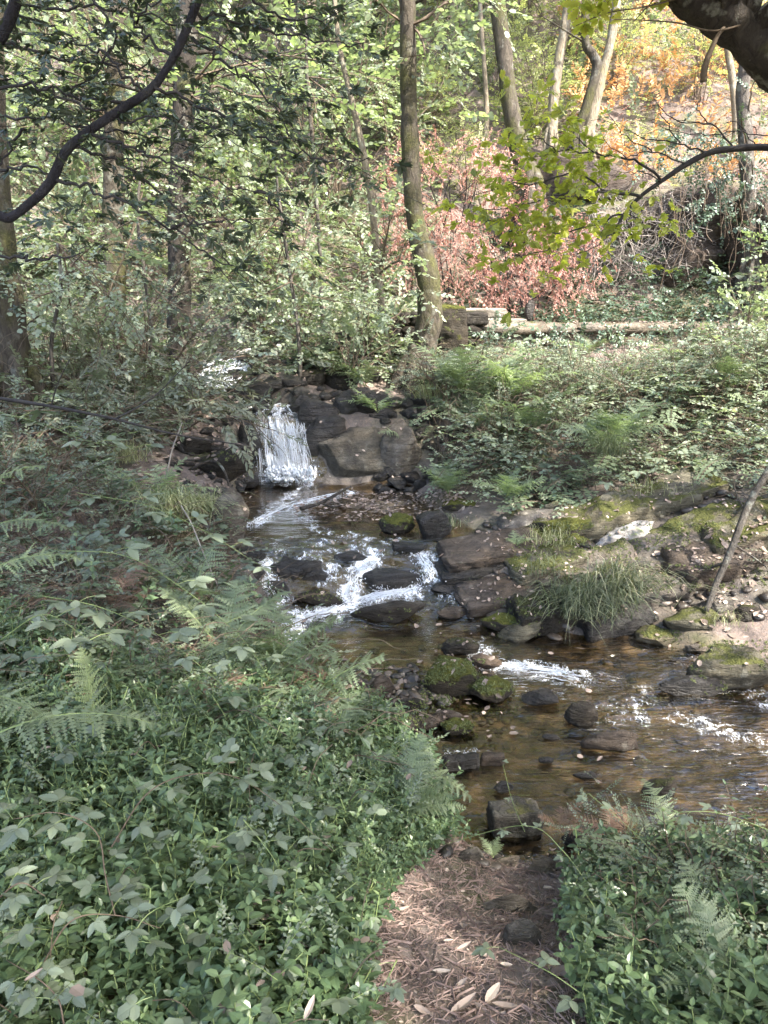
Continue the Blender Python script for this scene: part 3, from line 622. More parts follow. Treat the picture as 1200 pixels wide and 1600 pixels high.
RK = [ # lower pool and gravel bar
 (708,1092,92,62,'moss','round boulder thick with yellow green moss at the tip of the gravel bar',.2,0,0),
 (770,1102,72,44,'moss','low mossy boulder with a dark wet foot, touching the taller mossy boulder',.2,0,0),
 (850,1107,66,28,'dark','low dark wet stone in the pool just right of the two mossy boulders',.6,0,6),
 (918,1141,66,44,'darkmoss','dark rounded stone standing alone in the riffle, moss on its crown',.4,0,0),
 (968,1180,118,36,'brown','flat brownish slab barely awash below the lone dark stone',.4,.1,0),
 (1038,1250,64,32,'darkmoss','small dark mossy stone among the golden ripples',.5,.2,0),
 (806,1312,80,46,'boulder','squarish dark stone with a flat top, in the pool beyond the end of the path',.75,.15,0),
 (720,1206,56,20,'dark','dark blocky stone on the edge of the gravel bar',.8,.2,0),
 (612,1166,100,52,'darkmoss','broad dark boulder with moss, half hidden by ferns on the left of the gravel bar',.3,0,0),
 (716,1152,54,28,'moss','small mossy stone in the middle of the gravel bar',.3,0,0),
 (668,1146,70,26,'brown','flat brown stone beside the small mossy one on the gravel bar',.5,.3,0),
 (640,1118,62,28,'darkmoss','half mossy stone behind the broad dark boulder',.4,0,0),
 (598,1094,44,38,'brown','pointed pinkish brown stone at the top of the gravel bar',.9,.4,0),
 (562,1112,72,34,'brown','flat brown stone on the left rim of the gravel bar',.7,.1,8),
 (540,1086,40,16,'brown','thin flat stone at the waterline left of the pointed stone',.5,0,0),
 (916,1222,42,14,'dark','small wet stone barely showing between the slab and the squarish stone',.5,0,0),
 (786,1243,34,18,'dark','small dark stone just above the squarish flat topped stone',.7,0,0),
 (720,1030,62,32,'darkmoss','mossy stone behind the tall mossy boulder, leaves on top',.4,0,0),
 (764,1048,56,24,'brown','smooth wet stone with water sliding over it',.3,0,-8),
 (906,1330,56,34,'dark','dark stone near the shore, half hidden by the fern bush',.5,0,0),
 (853,1196,26,12,'dark','tiny dark stone west of the flat slab',.5,0,0),
 (862,1160,30,12,'dark','tiny wet stone left of the lone dark stone',.5,0,0),
 (700,1128,46,20,'brown','round brown cobble on top of the gravel bar',.4,0,0),
 (770,1198,36,16,'brown','small brown cobble right of the dark blocky stone',.5,0,0),
 (668,1092,34,18,'dark','small dark stone at the left foot of the tall mossy boulder',.5,0,0),
 # right shore
 (800,992,96,30,'moss','long mossy ledge stone left of the big grass tuft',.3,0,0),
 (812,1004,84,28,'greenish','leaning mossy stone like a log, dipping into the water by the ledge',.3,0,24),
 (1032,1010,68,32,'greenish','pale green stone at the waterline right of the grass tuft',.7,0,4),
 (1092,990,108,40,'greenish','broad flat topped stone behind the pale green one',.8,.1,-6),
 (1156,1092,150,92,'greenish','big mossy boulder rising out of the water at the right edge',.5,0,0),
 (1084,1092,116,24,'dark','wet flat slab with leaves left of the big mossy boulder',.5,0,0),
 (1100,1028,52,18,'grey','small grey stone left of the top of the big mossy boulder',.5,0,0),
 (1130,964,46,30,'grey','rounded grey stone at the foot of the leaning dead branch',.3,0,0),
 (1172,978,60,30,'darkmoss','dark stone at the right edge above the big mossy boulder',.5,0,0),
 (955,980,60,30,'dark','dark stone under the right side of the grass tuft',.6,0,0),
 # middle cascade
 (462,906,98,22,'dark','dark rock glistening under thin water left of the cascade',.7,.2,0),
 (602,925,118,30,'dark','domed wet rock that the cascade splits around',.3,0,0),
 (500,952,96,22,'darkmoss','mossy rock between the left trickle and the cascade',.7,0,-6),
 (606,976,124,24,'darkmoss','flat mossy rock under the foot of the cascade',.5,0,6),
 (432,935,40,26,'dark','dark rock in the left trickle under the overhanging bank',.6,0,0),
 (548,884,56,20,'dark','low wet rock above the cascade',.6,0,0),
 (700,935,70,24,'dark','flat wet rock right of the domed cascade rock',.6,0,0),
 (622,836,60,34,'moss','small bright mossy stone on the lip right of the leaf covered slab',.5,0,10),
 (676,840,64,46,'dark','ridged dark rock with water trickling down it',.9,.3,0),
 (640,868,60,18,'dark','dark rock beneath the bright mossy stone',.6,0,0),
 (712,968,60,16,'brown','flat brown stone at the foot of the right shelf',.5,0,0),
 # boulders round the waterfall
 (628,757,76,100,'grey','upright grey boulder leaning against the right side of the large angular boulder',.9,.1,0),
 (506,722,84,70,'dark','dark smooth boulder between the waterfall and the large angular boulder',.4,0,16),
 (388,738,44,84,'dark','black wet rock wall on the left side of the waterfall',.6,0,0),
 (348,752,96,54,'darkmoss','mossy boulder left of the waterfall with leaves on its flat top',.7,0,0),
 (300,714,66,34,'darkmoss','low mossy stone on the left bank above the leafy boulder',.5,0,0),
 (372,764,60,30,'dark','dark stone at the waterline below the leafy boulder',.6,0,0),
 (352,858,72,104,'grey','tall stone with a pale face beside the grass tuft on the left bank',.8,.2,0),
 (384,880,60,26,'dark','dark overhang rock below the tall pale faced stone',.6,0,0),
 (386,640,76,44,'dark','dark rock on the left lip of the waterfall',.4,0,0),
 (498,672,70,56,'dark','dark rock on the right lip of the waterfall',.5,0,0),
 (470,640,36,26,'dark','small dark rock in the middle of the waterfall lip',.5,0,0),
 (440,612,80,26,'dark','long dark stone lying across the creek above the waterfall',.5,0,8),
 (545,650,56,40,'dark','dark rounded rock under the fern right of the waterfall',.4,0,0),
 (530,612,60,36,'darkmoss','dark mossy rock above the lip of the waterfall',.4,0,0),
 (484,604,48,28,'darkmoss','small mossy rock in the dark creek bed',.4,0,0),
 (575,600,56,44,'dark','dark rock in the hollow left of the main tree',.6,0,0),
 (590,645,50,34,'dark','dark rock behind the large angular boulder',.5,0,0),
 (604,668,60,30,'dark','dark stone lying on top behind the large angular boulder',.7,.3,0),
 (575,652,50,26,'darkmoss','mossy dark stone above the large angular boulder',.7,.1,0),
 (640,662,46,26,'dark','dark stone above the upright grey boulder',.7,.5,0),
 (545,570,80,56,'dark','big dark rock under the bank where the creek bed ends',.6,0,0),
 (420,585,54,24,'brown','brown stone beside the upper fall',.5,0,0),
 (386,560,50,16,'pale','pale flat stone at the head of the upper fall',.5,0,0),
 (455,575,40,18,'dark','small dark stone in the upper creek bed',.5,0,0),
 # under the right bank
 (885,826,70,40,'greenish','mossy green stone under the overhanging brambles',.5,0,-10),
 (870,790,80,44,'boulder','dark stone in the shadow under the right bank',.5,0,0),
 (720,800,60,22,'moss','mossy stone at the foot of the fern bank',.4,0,0),
]
rk_rng = np.random.default_rng(5)
for (px, py, w, h, m, lab, ang, rot, tilt) in RK:
    big = w > 90
    rock(px, py, w, h, m, lab, ang, rot, tilt, name='boulder' if 'boulder' in lab.split(',')[0] else 'rock', cat='boulder' if 'boulder' in lab[:34] else 'rock', n=5 if big and w > 130 else 4 if w > 45 else 3, box=.92 if ('squarish dark' in lab or 'blocky' in lab) else 0.)
c = P(545, 712, 7.0)
put_rock('boulder', (c[0] + .03, 7.12, c[2] - .02), (1.22, .85, .92), 0, 'boulder', 31, 'large angular boulder right of the waterfall, its left face in shade', None, 'boulder', .0, 5, .35, (0, 0), .035,
         [((.22, -.88, .42), .50), ((-.80, -.60, -.12), .52), ((-.52, -.12, .84), .56), ((.9, -.2, .25), .72), ((.15, .25, .95), .66), ((.0, -.8, -.6), .62)])
# slanting ledges of the right shore: centre in the photo, length, thickness, slope in the picture, distance
SL = [
 (1050,815,120,22,16,5.75,'greenish','highest slanting ledge of the right shore, mossy along its back'),
 (935,852,120,28,18,5.6,'greenish','slanting ledge running down left from the highest one'),
 (880,872,130,34,13,5.45,'moss','mossy hump of rock strewn with leaves below the highest ledge'),
 (985,866,112,32,5,5.30,'pale','pale quartz streaked rock in the middle of the slanting ledges'),
 (1100,860,90,36,22,5.35,'pale','pale rock patched with moss, right of the quartz streaked one'),
 (1075,895,150,26,21,5.15,'greenish','slanting ledge with a green back under the two pale rocks'),
 (1000,918,140,26,18,5.0,'grey','thin slanting ledge left of the one under the pale rocks'),
 (985,830,80,20,12,5.65,'pale','small whitish rock showing under the highest ledge'),
 (920,938,120,30,16,4.9,'grey','long leaf strewn ledge above the big grass tuft'),
 (855,922,90,16,14,5.0,'greenish','mossy ledge between the hump and the grey shelf'),
 (790,945,110,11,8,4.8,'brown','grey shelf of bedrock left of the big grass tuft'),
 (1060,938,130,26,12,4.8,'grey','low leaf strewn ledge below the leaning dead branch'),
 (1120,925,110,30,10,4.85,'brown','brownish ledge behind the foot of the leaning dead branch'),
 (770,888,120,9,6,5.2,'brown','flat brown shelf between the cascade and the mossy hump'),
 (1170,895,110,44,16,5.1,'greenish','mossy rock behind the leaning dead branch at the right edge'),
 (880,972,120,34,10,4.6,'darkmoss','mossy rock carrying the big grass tuft'),
 (960,990,90,24,8,4.5,'dark','dark wet ledge at the waterline under the grass'),
 (840,850,90,22,12,5.7,'grey','small grey ledge above the mossy hump'),
 (735,912,80,10,8,5.05,'dark','dark wet ledge right of the domed cascade rock'),
]
for (px, py, L, th, sl, Y, m, lab) in SL:
    g = hit(px, py, True); Y = (Y + g[1]) / 2; k = ppm(py, Y); c = P(px, py, Y); zt = max(TZ(c[0], c[1]), 0)
    hh = th / k * 1.15
    put_rock('rock_ledge', (c[0], c[1] + .05, max(c[2] - hh * .1, zt) + .03), (L / k * 1.35, .40 * L / k * .75 + .16, hh * 1.5), .20, m, int(px + py * 3), lab, 'slanting rock ledges of the right shore', 'ledge', .95, 4 if L < 115 else 5, .90 if m not in ('moss', 'pale') else .3, (.24, -math.radians(sl)), .16)
# cliff on the right behind the wall
for (px, py, Y, w, h, d, rot, lab) in [
 (1010,365,12.4,1.7,1.4,1.2,.2,'pale rock face behind the hanging dead vines, right of the oak leaves'),
 (1110,350,11.9,1.9,1.9,1.4,-.2,'tall reddish grey cliff face hung with ivy'),
 (1200,380,11.2,1.3,2.2,1.4,.1,'dark cliff corner at the right edge of the photo behind the ivy'),
 (1085,400,11.6,1.2,1.1,.9,.4,'low cliff block above the ivy slope'),
 (890,290,12.9,1.9,1.0,1.0,.1,'rock overhang above the dark hollow'),
 (1060,130,16.5,1.2,.8,1.0,.3,'weathered rock sticking out of the orange bracken slope')]:
    c = P(px, py, Y); put_rock('cliff_rock', tuple(c), (w, d, h), rot, 'cliff', int(px * 3 + py), lab, 'cliff rocks above the ivy slope', 'cliff', 1.2, 4, .35, (0, 0), .16)

# cobbles of the gravel bar and pool bed: mounds of small stones nobody could count
s = Soup(); r_ = np.random.default_rng(3); V3 = [rock_shape((1, .8, .55), 900 + k, .6, 2)[0] for k in range(6)]; F3 = ico(2)[1]
def pebbles(x, y, size, zoff=0.0):
    z = terrain(x, y)
    for a, b, c, sz in zip(x, y, z, size):
        v = V3[r_.integers(6)] * sz; t = r_.uniform(0, 6.28); ct, st = math.cos(t), math.sin(t)
        v = np.stack([v[:, 0] * ct - v[:, 1] * st, v[:, 0] * st + v[:, 1] * ct, v[:, 2]], 1) + [a, b, c + sz * .12 + zoff]
        s.add(v, F3, 0, r_.random())
n = 560; pebbles(r_.normal(.10, .27, n), r_.normal(3.72, .26, n), r_.uniform(.02, .12, n) * r_.uniform(.4, 1.1, n), .004)
n = 190; px_, py_ = r_.uniform(-.2, 2.4, n), r_.uniform(2.5, 4.5, n); kk = sdist(px_, py_) > .02; pebbles(px_[kk], py_[kk], r_.uniform(.02, .10, kk.sum()) , -.01)
n = 160; px_, py_ = r_.uniform(-.1, 1.6, n), r_.uniform(2.25, 2.6, n); pebbles(px_, py_, r_.uniform(.02, .08, n), .0)
n = 200; px_, py_ = r_.uniform(.7, 3.2, n), r_.uniform(4.3, 5.6, n); kk = sdist(px_, py_) < 0; pebbles(px_[kk], py_[kk], r_.uniform(.03, .12, kk.sum()), .0)
n = 24; px_, py_ = r_.uniform(-1.2, .5, n), r_.uniform(4.5, 5.5, n); pebbles(px_, py_, r_.uniform(.03, .09, n), -.01)
def pebble_mat():
    t = NT('river_pebbles'); r = t.attr('rnd'); c = t.ramp(r, [(0, (.015, .013, .012)), (.4, (.05, .040, .033)), (.8, (.11, .085, .068)), (1, (.20, .17, .145))])
    f = t.noise(30, 5, .65, t.pos()); c = t.mix(t.math('MULTIPLY', f, .8), c, t.mix(1.0, c, (.5, .48, .45), 'MULTIPLY'))
    t.bsdf(c, .45, t.bump(f, .5, .01), .5); return t.mat
n_dark = None
peb = build('river_pebbles', s, pebble_mat(), smooth=True); tag(peb, kind='stuff', label='small stones and cobbles of the gravel bar and stream bed')
SOLIDS.append(s.arrays()[:2])
s = Soup(); V3 = [rock_shape((1, .85, .6), 950 + k, .95, 3)[0] for k in range(7)]; F3 = ico(3)[1]
n = 190; px_, py_ = r_.uniform(-1.7, .35, n), r_.uniform(7.25, 9.3, n); kk = (sdist(px_, py_) > -.75); pebbles(px_[kk], py_[kk], r_.uniform(.06, .26, kk.sum()), .01)
n = 60; px_, py_ = r_.uniform(-1.7, -1.2, n), r_.uniform(5.6, 7.3, n); pebbles(px_, py_, r_.uniform(.05, .16, n), .01)
n = 60; px_, py_ = r_.uniform(-.1, .7, n), r_.uniform(6.7, 7.2, n); pebbles(px_, py_, r_.uniform(.06, .2, n), .01)
n = 16; px_, py_ = r_.uniform(-1.0, .6, n), r_.uniform(4.5, 5.3, n); pebbles(px_, py_, r_.uniform(.08, .32, n), -.05)
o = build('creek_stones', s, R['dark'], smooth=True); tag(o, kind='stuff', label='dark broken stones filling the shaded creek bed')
SOLIDS.append(s.arrays()[:2])

# ------------------------------------------------------------------ leaf, twig and frond shapes
def leaf(st, wd, fold=.18, droop=.15, curl=0., serr=0.):
    """leaf of unit length along +X; stations, half widths"""
    V = []; n = len(st)
    z = lambda t: -droop * t * t
    for t, w in zip(st, wd):
        V.append((t, 0, z(t)))
        if w > 0: V += [(t + serr * .5, w, z(t) + fold * w + curl * t), (t + serr * .5, -w, z(t) + fold * w - curl * t)]
    F = []; idx = 0; pos_ = []
    for w in wd:
        pos_.append((idx, w > 0)); idx += 3 if w > 0 else 1
    for (a, aw), (b, bw) in zip(pos_[:-1], pos_[1:]):
        if not aw and bw: F += [(a, b, b + 1), (a, b + 2, b)]
        elif aw and bw: F += [(a, b, b + 1), (a, b + 1, a + 1), (a, b + 2, b), (a, a + 2, b + 2)]
        elif aw: F += [(a, b, a + 1), (a, a + 2, b)]
    return np.array(V, float), np.array(F)
L_oval = leaf([0, .28, .65, 1], [0, .24, .22, 0])
L_oval4 = leaf([0, .45, 1], [0, .27, 0], .25, .12)
L_round = leaf([0, .25, .8, 1], [0, .33, .33, 0], .12, .12)
L_lance = leaf([0, .35, .7, 1], [0, .17, .15, 0], .25, .18)
L_heart = leaf([0, .22, .6, 1], [0, .34, .27, 0], .2, .22)
def lobed():
    o = [(0, .02), (.15, .10), (.22, .17), (.28, .09), (.38, .24), (.46, .12), (.56, .28), (.64, .14), (.74, .22), (.84, .10), (1, .0)]
    V = [(x, 0, -.12 * x * x) for x, _ in o]; n = len(V)
    V += [(x + .03, w, .15 * w - .12 * x * x) for x, w in o[:-1]] + [(x + .03, -w, .15 * w - .12 * x * x) for x, w in o[:-1]]
    F = []; m = n - 1
    for i in range(m - 1): F += [(i, i + 1, n + i + 1), (i, n + i + 1, n + i), (i, n + m + i + 1, i + 1), (i, n + m + i, n + m + i + 1)]
    F += [(m - 1, m, n + m - 1), (m - 1, n + 2 * m - 1, m)]
    return np.array(V), np.array(F)
L_oak = lobed()
def serrate(k=9):
    t = np.linspace(0, 1, 2 * k + 1); w = .29 * np.sin(np.pi * t ** .72) ** .8; w[0] = w[-1] = 0
    w[1::2] *= .80; w[2:-1:2] *= 1.08
    return leaf(list(t), list(np.maximum(w, 0)), .10, .10, 0, .02)
L_ser = serrate()
def R3(ax, a): return np.array(Matrix.Rotation(a, 3, ax))
def rotm(d, u=(0, 0, 1), roll=0.):
    m = frames(np.array([d], float), np.array([u], float))[0]
    return m @ R3('X', roll)
def put(s, L, p, d, u=(0, 0, 1), sc_=1., m=0, r=.5, roll=0.):
    s.add(L[0] * sc_ @ rotm(d, u, roll).T + np.array(p), L[1], m, r)
def as_tpl(s): return s.arrays()
def spray(L, n, rg, length=.3, leafs=.06, ang=50, planar=.8, droop=.2, tipn=1, m_leaf=0, m_twig=1, whorl=False, tw=.0016, hang=False):
    """a twig along +X carrying leaves"""
    s = Soup(); k = 4; t = np.linspace(0, 1, k)
    b1, b2 = rg.uniform(-.18, .18, 2)
    q = np.stack([t * length, b1 * t ** 2 * length, (b2 * t - droop * t * t) * length], 1)
    tube(s, q, tw * (1.3 - t), 3, m_twig)
    for i in range(n):
        u = (.15 + .85 * (i + .5) / n) if not whorl else 1 - .35 * rg.random() ** 1.6
        p = q[0] * 0 + [np.interp(u, t, q[:, 0]), np.interp(u, t, q[:, 1]), np.interp(u, t, q[:, 2])]
        sd = 1 if i % 2 else -1; a = math.radians(ang + rg.normal(0, 12)) * sd
        if whorl: a = rg.uniform(-1.5, 1.5)
        if hang: d = np.array([.25 * rg.normal(), .25 * rg.normal(), -1.]); up = rg.normal(0, 1, 3)
        else:
            d = np.array([math.cos(a), math.sin(a) * 1., rg.normal(0, .35 * (1.2 - planar)) - .08]); up = np.array([rg.normal(0, .3), rg.normal(0, .45), 1.])
            if whorl: d[2] = rg.uniform(-.5, .5)
        put(s, L, p, d, up, leafs * rg.uniform(.7, 1.15), m_leaf, rg.random(), rg.normal(0, .25))
    if tipn: put(s, L, q[-1], (1, b1, -.1), (0, 0, 1), leafs * .9, m_leaf, rg.random())
    return as_tpl(s)
tr = np.random.default_rng(42)
T_shrub = [spray(L_oval4, 11, tr, .34, .062) for _ in range(5)]
T_round = [spray(L_round, 9, tr, .30, .055) for _ in range(4)]
T_small = [spray(L_oval4, 14, tr, .26, .036) for _ in range(5)]
T_laurel = [spray(L_lance, 13, tr, .24, .085, 42, .7, .1, 1, tw=.0018, whorl=(k % 2 == 0)) for k in range(6)]
T_olive = [spray(L_lance, 15, tr, .30, .085, 38, .6, .25) for k in range(5)]
T_oak = [spray(L_oak, 7, tr, .16, .105, 50, .5, .1, 1, tw=.0018, whorl=(k % 3 != 0)) for k in range(6)]
T_hang = [spray(L_oval4, 16, tr, .45, .058, 40, .4, .6, 1, hang=True) for _ in range(5)]
T_ivy = [spray(L_heart, 11, tr, .30, .05, 65, .5, .15) for _ in range(5)]
T_brk = [spray(L_lance, 22, tr, .45, .10, 70, .9, .5) for _ in range(3)]
def sprig(rg, h=.13, pairs=5, ls=.034, LL=None):
    s = Soup(); t = np.linspace(0, 1, 3); b = rg.normal(0, .22, 2)
    q = np.stack([t * h, b[0] * t ** 2 * h, b[1] * t ** 2 * h], 1); tube(s, q, .0016, 3, 1)
    for i in range(pairs):
        u = .30 + .7 * i / (pairs - 1); p = [np.interp(u, t, q[:, c]) for c in range(3)]; a0 = i * math.pi / 2 + rg.normal(0, .25)
        for sgn in (0, math.pi):
            a = a0 + sgn; el = rg.uniform(-.05, .5) + .45 * (u > .9); sz = ls * (.75 + .5 * math.sin(u * 2.6)) * rg.uniform(.8, 1.15) * (.75 if u > .95 else 1)
            put(s, LL or L_oval, p, (math.sin(el), math.cos(el) * math.cos(a), math.cos(el) * math.sin(a)), (1, 0, 0), sz, 0, min(1, .55 * rg.random() + .45 * (u > .9)))
    return as_tpl(s)      # grows along +X
T_sprig = [sprig(tr, tr.uniform(.10, .17), tr.integers(4, 7), tr.uniform(.030, .042)) for _ in range(8)]
T_spriglo = [sprig(tr, tr.uniform(.10, .17), tr.integers(4, 6), tr.uniform(.030, .042), L_oval4) for _ in range(8)]
def trefoil(rg, sz=.075, n=3, L=None):
    s = Soup(); L = L or L_ser
    q = np.array([[0, 0, 0], [.5 * sz, 0, .1 * sz], [sz * .9, 0, .05 * sz]]); tube(s, q, .001, 3, 1)
    for k, a in enumerate([0, 1.25, -1.25] if n == 3 else [0, .95, -.95, 2.0, -2.0]):
        put(s, L, q[2], (math.cos(a), math.sin(a), rg.normal(-.08, .12)), (rg.normal(0, .15), rg.normal(0, .15), 1), sz * (1.05 if k == 0 else .85) * rg.uniform(.9, 1.1), 0, rg.random())
    return as_tpl(s)
T_tref = [trefoil(tr, .075) for _ in range(4)] + [trefoil(tr, .07, 5) for _ in range(2)]
T_treflo = [trefoil(tr, .06, 3, L_round) for _ in range(4)]
T_trefpt = [trefoil(tr, .06, 3, L_oval) for _ in range(4)]
def frond(pairs=20, width=.36, droop=.5, detail=7, rg=tr, taper=1.0, twist=.2):
    """fern frond of unit length starting along +X and bending down"""
    s = Soup(); t = np.linspace(0, 1, 14)
    q = np.stack([t - .12 * droop * t ** 3, .06 * np.sin(t * 2.) * rg.normal(), .12 * t - droop * t ** 2.2], 1)
    tube(s, q, .0065 * (1.15 - t), 3, 1)
    tan = np.gradient(q, axis=0)
    for i in range(pairs):
        u = .16 + .83 * (i / pairs) ** .93
        p = np.array([np.interp(u, t, q[:, c]) for c in range(3)]); dt = np.array([np.interp(u, t, tan[:, c]) for c in range(3)]); dt /= np.linalg.norm(dt)
        nrm = np.cross(dt, [0, 1, 0]); nrm = -nrm if nrm[2] < 0 else nrm
        w = width * (math.sin(min(1, (u - .08) / .35) * math.pi / 2)) * (1 - ((u - .3) / .72) ** 2 if u > .3 else 1) ** taper * rg.uniform(.78, 1.10)
        w = max(w, .02); pw = .83 / pairs * 1.05
        for sg in (1, -1):
            if rg.random() < .04: continue
            d = dt * .38 + np.array([0, sg, 0]) * 1.0 + nrm * rg.normal(.02, .20) + dt * rg.normal(0, .10); d /= np.linalg.norm(d)
            side = dt - d * (dt @ d); side /= np.linalg.norm(side)
            k = detail; tt = np.linspace(0, 1, k + 1); V = []; Fq = []
            for j in range(k):
                a0, a1 = tt[j], tt[j + 1]; c = p + d * w * a0; e = p + d * w * a1; hw = pw * rg.uniform(.62, .95) * (1 - a0 * .8)
                dr = -nrm * w * .18 * a1 * a1
                b = len(V); V += [c - nrm * w * .18 * a0 * a0, e + dr, c + (e - c) * .75 + side * hw + dr * .8, c + (e - c) * .75 - side * hw + dr * .8]
                Fq += [(b, b + 1, b + 2), (b, b + 3, b + 1)]
            s.add(np.array(V), Fq, 0, rg.uniform(.2, .8))
    return as_tpl(s)
T_frond = [frond(21, .30, d, 8) for d in (.25, .45, .65)] + [frond(18, .40, .35, 8, taper=.8)]
T_frondlo = [frond(13, .32, d, 2) for d in (.3, .5, .7)]
def blades(n, L, spread, rg, w=.0035, lean=(0, 0), seg=6):
    s = Soup()
    for _ in range(n):
        a = rg.uniform(0, 6.28); b = np.array([rg.normal(0, spread * .4), rg.normal(0, spread * .4), 0]); l = L * rg.uniform(.5, 1.1)
        dirh = np.array([math.cos(a) + lean[0], math.sin(a) + lean[1], 0]); k = rg.uniform(.35, .95)
        t = np.linspace(0, 1, seg); up = np.sin(t * rg.uniform(1.7, 2.7)) * .55 * (1.15 - k * .5); 
        q = b + dirh * (t ** 1.3 * k)[:, None] * l * .8; q[:, 2] += up * l
        sd = np.cross(dirh, [0, 0, 1]); sd = sd / (np.linalg.norm(sd) + 1e-6); ww = w * (1.05 - t) * rg.uniform(.7, 1.3)
        V = np.empty((seg * 2, 3)); V[0::2] = q + sd * ww[:, None]; V[1::2] = q - sd * ww[:, None]
        F = []
        for j in range(seg - 1): F += [(2 * j, 2 * j + 1, 2 * j + 3), (2 * j, 2 * j + 3, 2 * j + 2)]
        s.add(V, F, 0, rg.random())
    return s

# ------------------------------------------------------------------ branching
def grow(s, p, d, L, r, lev, rg, tips, grav=-.05, wig=.25, kids=5, sides=5, m=0, spread=.9, k=6, tipgap=2):
    p = np.array(p, float); d = np.array(d, float); d /= np.linalg.norm(d); q = [p.copy()]; ds = [d.copy()]
    for i in range(k):
        d = d + rg.normal(0, wig, 3) * .5 + np.array([0, 0, grav]); d /= np.linalg.norm(d); p = p + d * L / k; q.append(p.copy()); ds.append(d.copy())
    q = np.array(q); tube(s, q, r * (1 - .72 * np.linspace(0, 1, k + 1)), sides if lev else 3, m)
    if lev <= 0:
        for i in range(1, k + 1, tipgap): tips.append((q[i], ds[i] + rg.normal(0, .45, 3)))
        tips.append((q[-1], ds[-1])); return
    for j in range(kids):
        u = .25 + .75 * (j + rg.random() * .7) / kids; i = min(k, int(u * k)); f = u * k - i
        bp = q[i] + (q[min(k, i + 1)] - q[i]) * max(0, min(1, f)); nd = ds[i] + rg.normal(0, spread, 3); nd /= np.linalg.norm(nd)
        grow(s, bp, nd, L * rg.uniform(.38, .6), r * .45, lev - 1, rg, tips, grav, wig, max(2, kids - 1), max(3, sides - 1), m, spread, max(3, k - 1), tipgap)
    tips.append((q[-1], ds[-1]))
def leafup(s, tips, tpls, rg, scale=1., n=1, upw=1., m=None, rs=.5, jit=.03):
    if not len(tips): return
    pos = np.repeat(np.array([t[0] for t in tips]), n, 0); d = np.repeat(np.array([t[1] for t in tips]), n, 0)
    pos = pos + rg.normal(0, jit, pos.shape); d = d + rg.normal(0, .5 if n > 1 else .2, d.shape); d[:, 2] *= .6
    u = np.array([0, 0, upw]) + rg.normal(0, .35, pos.shape)
    scatter(s, tpls, pos, d, u, scale * rg.uniform(.75, 1.2, len(pos)), rg, rs)

# ------------------------------------------------------------------ stone wall, steps
def stone_block(dims, seed, n=3): return block_shape(dims, seed, n, .18, .08)
wall_l0, wall_r0 = P(735, 512, 9.35), P(1400, 506, 9.6)
root = thing('stone_wall', 'low dry stone retaining wall with an earthy coping running right from the steps, half under ivy', 'stone wall', (wall_l0[0], wall_l0[1], 1.1))
wr = np.random.default_rng(8)
def wall_run(root, a, b, top, courses, mat, n0, hgt=.16, dep=.38):
    a = np.array(a[:2]); b = np.array(b[:2]); L = np.linalg.norm(b - a); e = (b - a) / L; ang = math.atan2(e[1], e[0])
    for c in range(courses):
        x = -.05 if c % 2 else 0.
        while x < L:
            w = wr.uniform(.26, .62); zc = top - hgt * (c + .5) - wr.uniform(0, .01)
            V, F = stone_block((w * 1.02, dep * wr.uniform(.9, 1.1), hgt * 1.05), int(wr.integers(1e6)))
            o = link('stone', mesh_from('stone', V, F, np.zeros(len(F)), np.zeros(len(F)), [mat], True), root)
            q = a + e * (x + w / 2); o.location = Vector((q[0], q[1] + c * -.02, zc)) - root.location; o.rotation_euler = (0, 0, ang + wr.normal(0, .03)); x += w
            SOLIDS.append((np.array(V) + np.array([q[0], q[1], zc]), F))
def coping(root, a, b, top, mat):
    a = np.array(a[:2]); b = np.array(b[:2]); L = np.linalg.norm(b - a); e = (b - a) / L; ang = math.atan2(e[1], e[0]); x = 0
    while x < L:
        w = wr.uniform(.7, 1.3); V, F = block_shape((w * 1.02, .60, .11), int(wr.integers(1e6)), 3, .12, .12)
        q = a + e * (x + w / 2); o = link('coping_stone', mesh_from('coping_stone', V, F, np.zeros(len(F)), np.zeros(len(F)), [mat], True), root)
        o.location = Vector((q[0], q[1] + .05, top + .03)) - root.location; o.rotation_euler = (0, 0, ang); x += w
        SOLIDS.append((V + np.array([q[0], q[1] + .05, top + .03]), F))
wall_run(root, wall_l0, wall_r0, 1.60, 3, R['wall'], 0); coping(root, wall_l0, wall_r0, 1.61, R['coping'])
wl, wrr = P(560, 500, 9.2), P(722, 500, 9.2)
root = thing('stone_wall', 'short mossy stone wall left of the steps, behind the foot of the main tree', 'stone wall', (wl[0], wl[1], 1.1))
wall_run(root, wl, wrr, 1.84, 5, R['darkmoss'], 0, .15)
c = P(703, 512, 9.0)
put_rock('boulder', tuple(c), (.33, .4, .48), .05, 'moss', 71, 'squared mossy block at the end of the short wall, right of the main tree', None, 'boulder', .3, 5, .88 + .04, (0, 0), .08)
root = thing('stone_steps', 'two pale worn stone steps going up behind the low wall', 'steps', tuple(P(765, 505, 9.8)))
for (px, py, w, Y) in [(772, 505, .72, 9.55), (754, 489, .58, 10.0)]:
    q = P(px, py, Y); V, F = block_shape((w, .42, .11), px, 4, .05, .05)
    o = link('step', mesh_from('step', V, F, np.zeros(len(F)), np.zeros(len(F)), [R['step']], True), root, Vector(q) - root.location); SOLIDS.append((V + q, F))
put_rock('standing_stone', tuple(P(826, 490, 10.1)), (.14, .12, .34), 0, 'dark', 5, 'small dark upright stone right of the steps', None, 'stone', .5, 3, .6)

